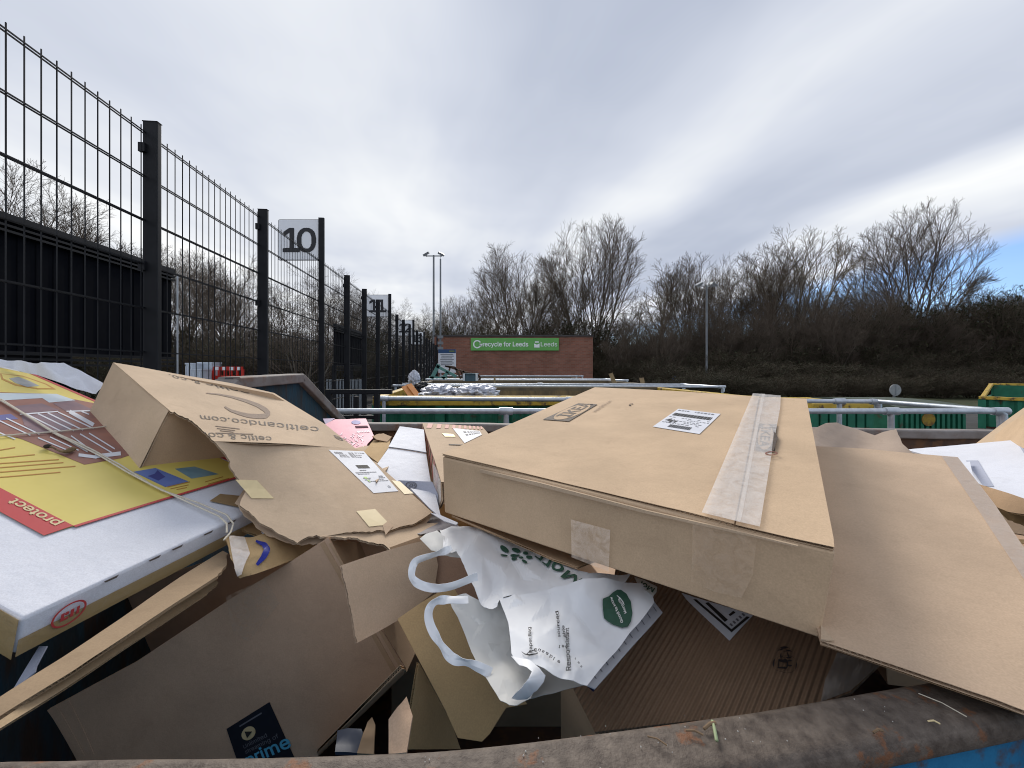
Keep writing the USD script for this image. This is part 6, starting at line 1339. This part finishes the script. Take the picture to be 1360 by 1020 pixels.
heap('white_bag', 'small knotted white plastic bag on the corner of the near green skip', 'bag', *at(550, 505, 6.6)[:2], -.19, .10, .09, .15, WPL, 5)
op = thing('orange_board', 'tilted orange board sticking out of the near green skip', 'board', at(546, 519, 5.9)); a_, b_ = at(540, 512, 6.0), at(550, 526, 5.6)
part(op, 'board', beam(a_, b_ + [.08, 0, -.1], .16, .02, up=(0.2, -.8, .5)), mat('orange_paint', (.60, .22, .03), (.5, .18, .03), scale=9, rough=.5))
part(op, 'batten', beam(a_ + [.02, -.02, .01], b_ + [.10, -.02, -.09], .03, .02, up=(0.2, -.8, .5)), mat('orange_paint', (1, 1, 1)))
heap('dark_sack', 'dark rubbish sack between the orange board and the white sheeting', 'bag', *at(562, 518, 6.1)[:2], -.36, .2, .2, .14, BLACK, 9)
TEAL = mat('teal_paint', (.10, .24, .22), (.14, .28, .25), scale=7, rough=.6); BRN = mat('brown_frame', (.07, .04, .03), (.10, .06, .04), scale=7, rough=.6)
ch = thing('chair_frame', 'upturned teal wooden chair frame on top of the second green skip', 'chair', at(580, 500, 10.6)); dC = 10.6
def P_(x, y, dd=0.0): return at(x, y, dC + dd)
for a_, b_, w in (((573, 503), (583, 484), .10), ((580, 486), (606, 500), .08), ((588, 503), (595, 494), .09), ((570, 501), (594, 502), .05)): part(ch, 'leg', beam(P_(*a_), P_(*b_), w, .05, up=(0, 1, 0)), TEAL)
for a_, b_, w in (((573, 503), (583, 484), .08), ((580, 486), (606, 500), .07)): part(ch, 'rear_leg', beam(P_(*a_, .4), P_(*b_, .4), w, .05, up=(0, 1, 0)), TEAL)
part(ch, 'seat_rail', beam(P_(583, 485), P_(583, 485, .4), .06, .05), TEAL)
br_ = thing('slatted_frame', 'dark brown slatted metal frame leaning over the teal chair frame', 'metal frame', at(620, 495, 11.0)); dC = 11.0
for a_, b_, w in (((591, 486), (638, 500), .045), ((591, 486), (604, 487.5), .04), ((598, 487), (596, 494), .04), ((604, 487.5), (612, 503), .05), ((616, 492), (613, 503), .05), ((638, 500), (637, 505), .05)): part(br_, 'bar', beam(P_(*a_), P_(*b_), w, .04, up=(0, 1, 0)), BRN)
for k in range(5): x = 612 + k * 5; part(br_, 'slat', beam(P_(x, 493 + k * 1.4), P_(x + 3, 500 + k, .3), .03, .03), BRN)
bx_ = thing('blue_grey_crate', 'dull blue crate with white tape beside the chair frames', 'crate', at(625, 500, 10.8)); a_, b_ = at(617, 497, 10.8), at(634, 506, 10.8)
part(bx_, 'body', box(a_[0], b_[0], 10.8, 11.1, b_[2], a_[2]), mat('dull_blue', (.06, .10, .13), (.08, .13, .16), scale=6, rough=.6)); part(bx_, 'lid', box(a_[0] - .02, b_[0] + .02, 10.78, 11.12, a_[2] + .001, a_[2] + .03), mat('dull_blue', (1, 1, 1)))
for x in (616, 633): p = at(x, 500, 10.75); part(bx_, 'white_tape', box(p[0] - .03, p[0] + .03, 10.77, 10.779, p[2] - .12, p[2] + .08), PAPER)
for k, (x0, y0, x1, y1, d, lb_) in enumerate(((817, 508, 811, 496, 10.5, 'short plank end sticking up from the second skip beside the blue arrow sign, left one'), (854, 508, 852, 502, 10.4, 'small plank end poking up between the leaning plank and the blue arrow sign'), (657, 507, 657, 501, 10.6, 'thin upright batten in the middle of the second skip'))):
    t = thing('plank', lb_, 'plank', at(x0, y0, d)); part(t, 'board', beam(at(x0, y0 + 3, d), at(x1, y1, d), .11 if k < 2 else .05, .03, up=(0, 1, 0)), mat('pale_plank', (.34, .24, .13), (.26, .18, .10), scale=10, rough=.8)); part(t, 'end_grain', beam(at(x1, y1, d), at(x1, y1 - .3, d), .112 if k < 2 else .052, .032, up=(0, 1, 0)), DARKWOOD)
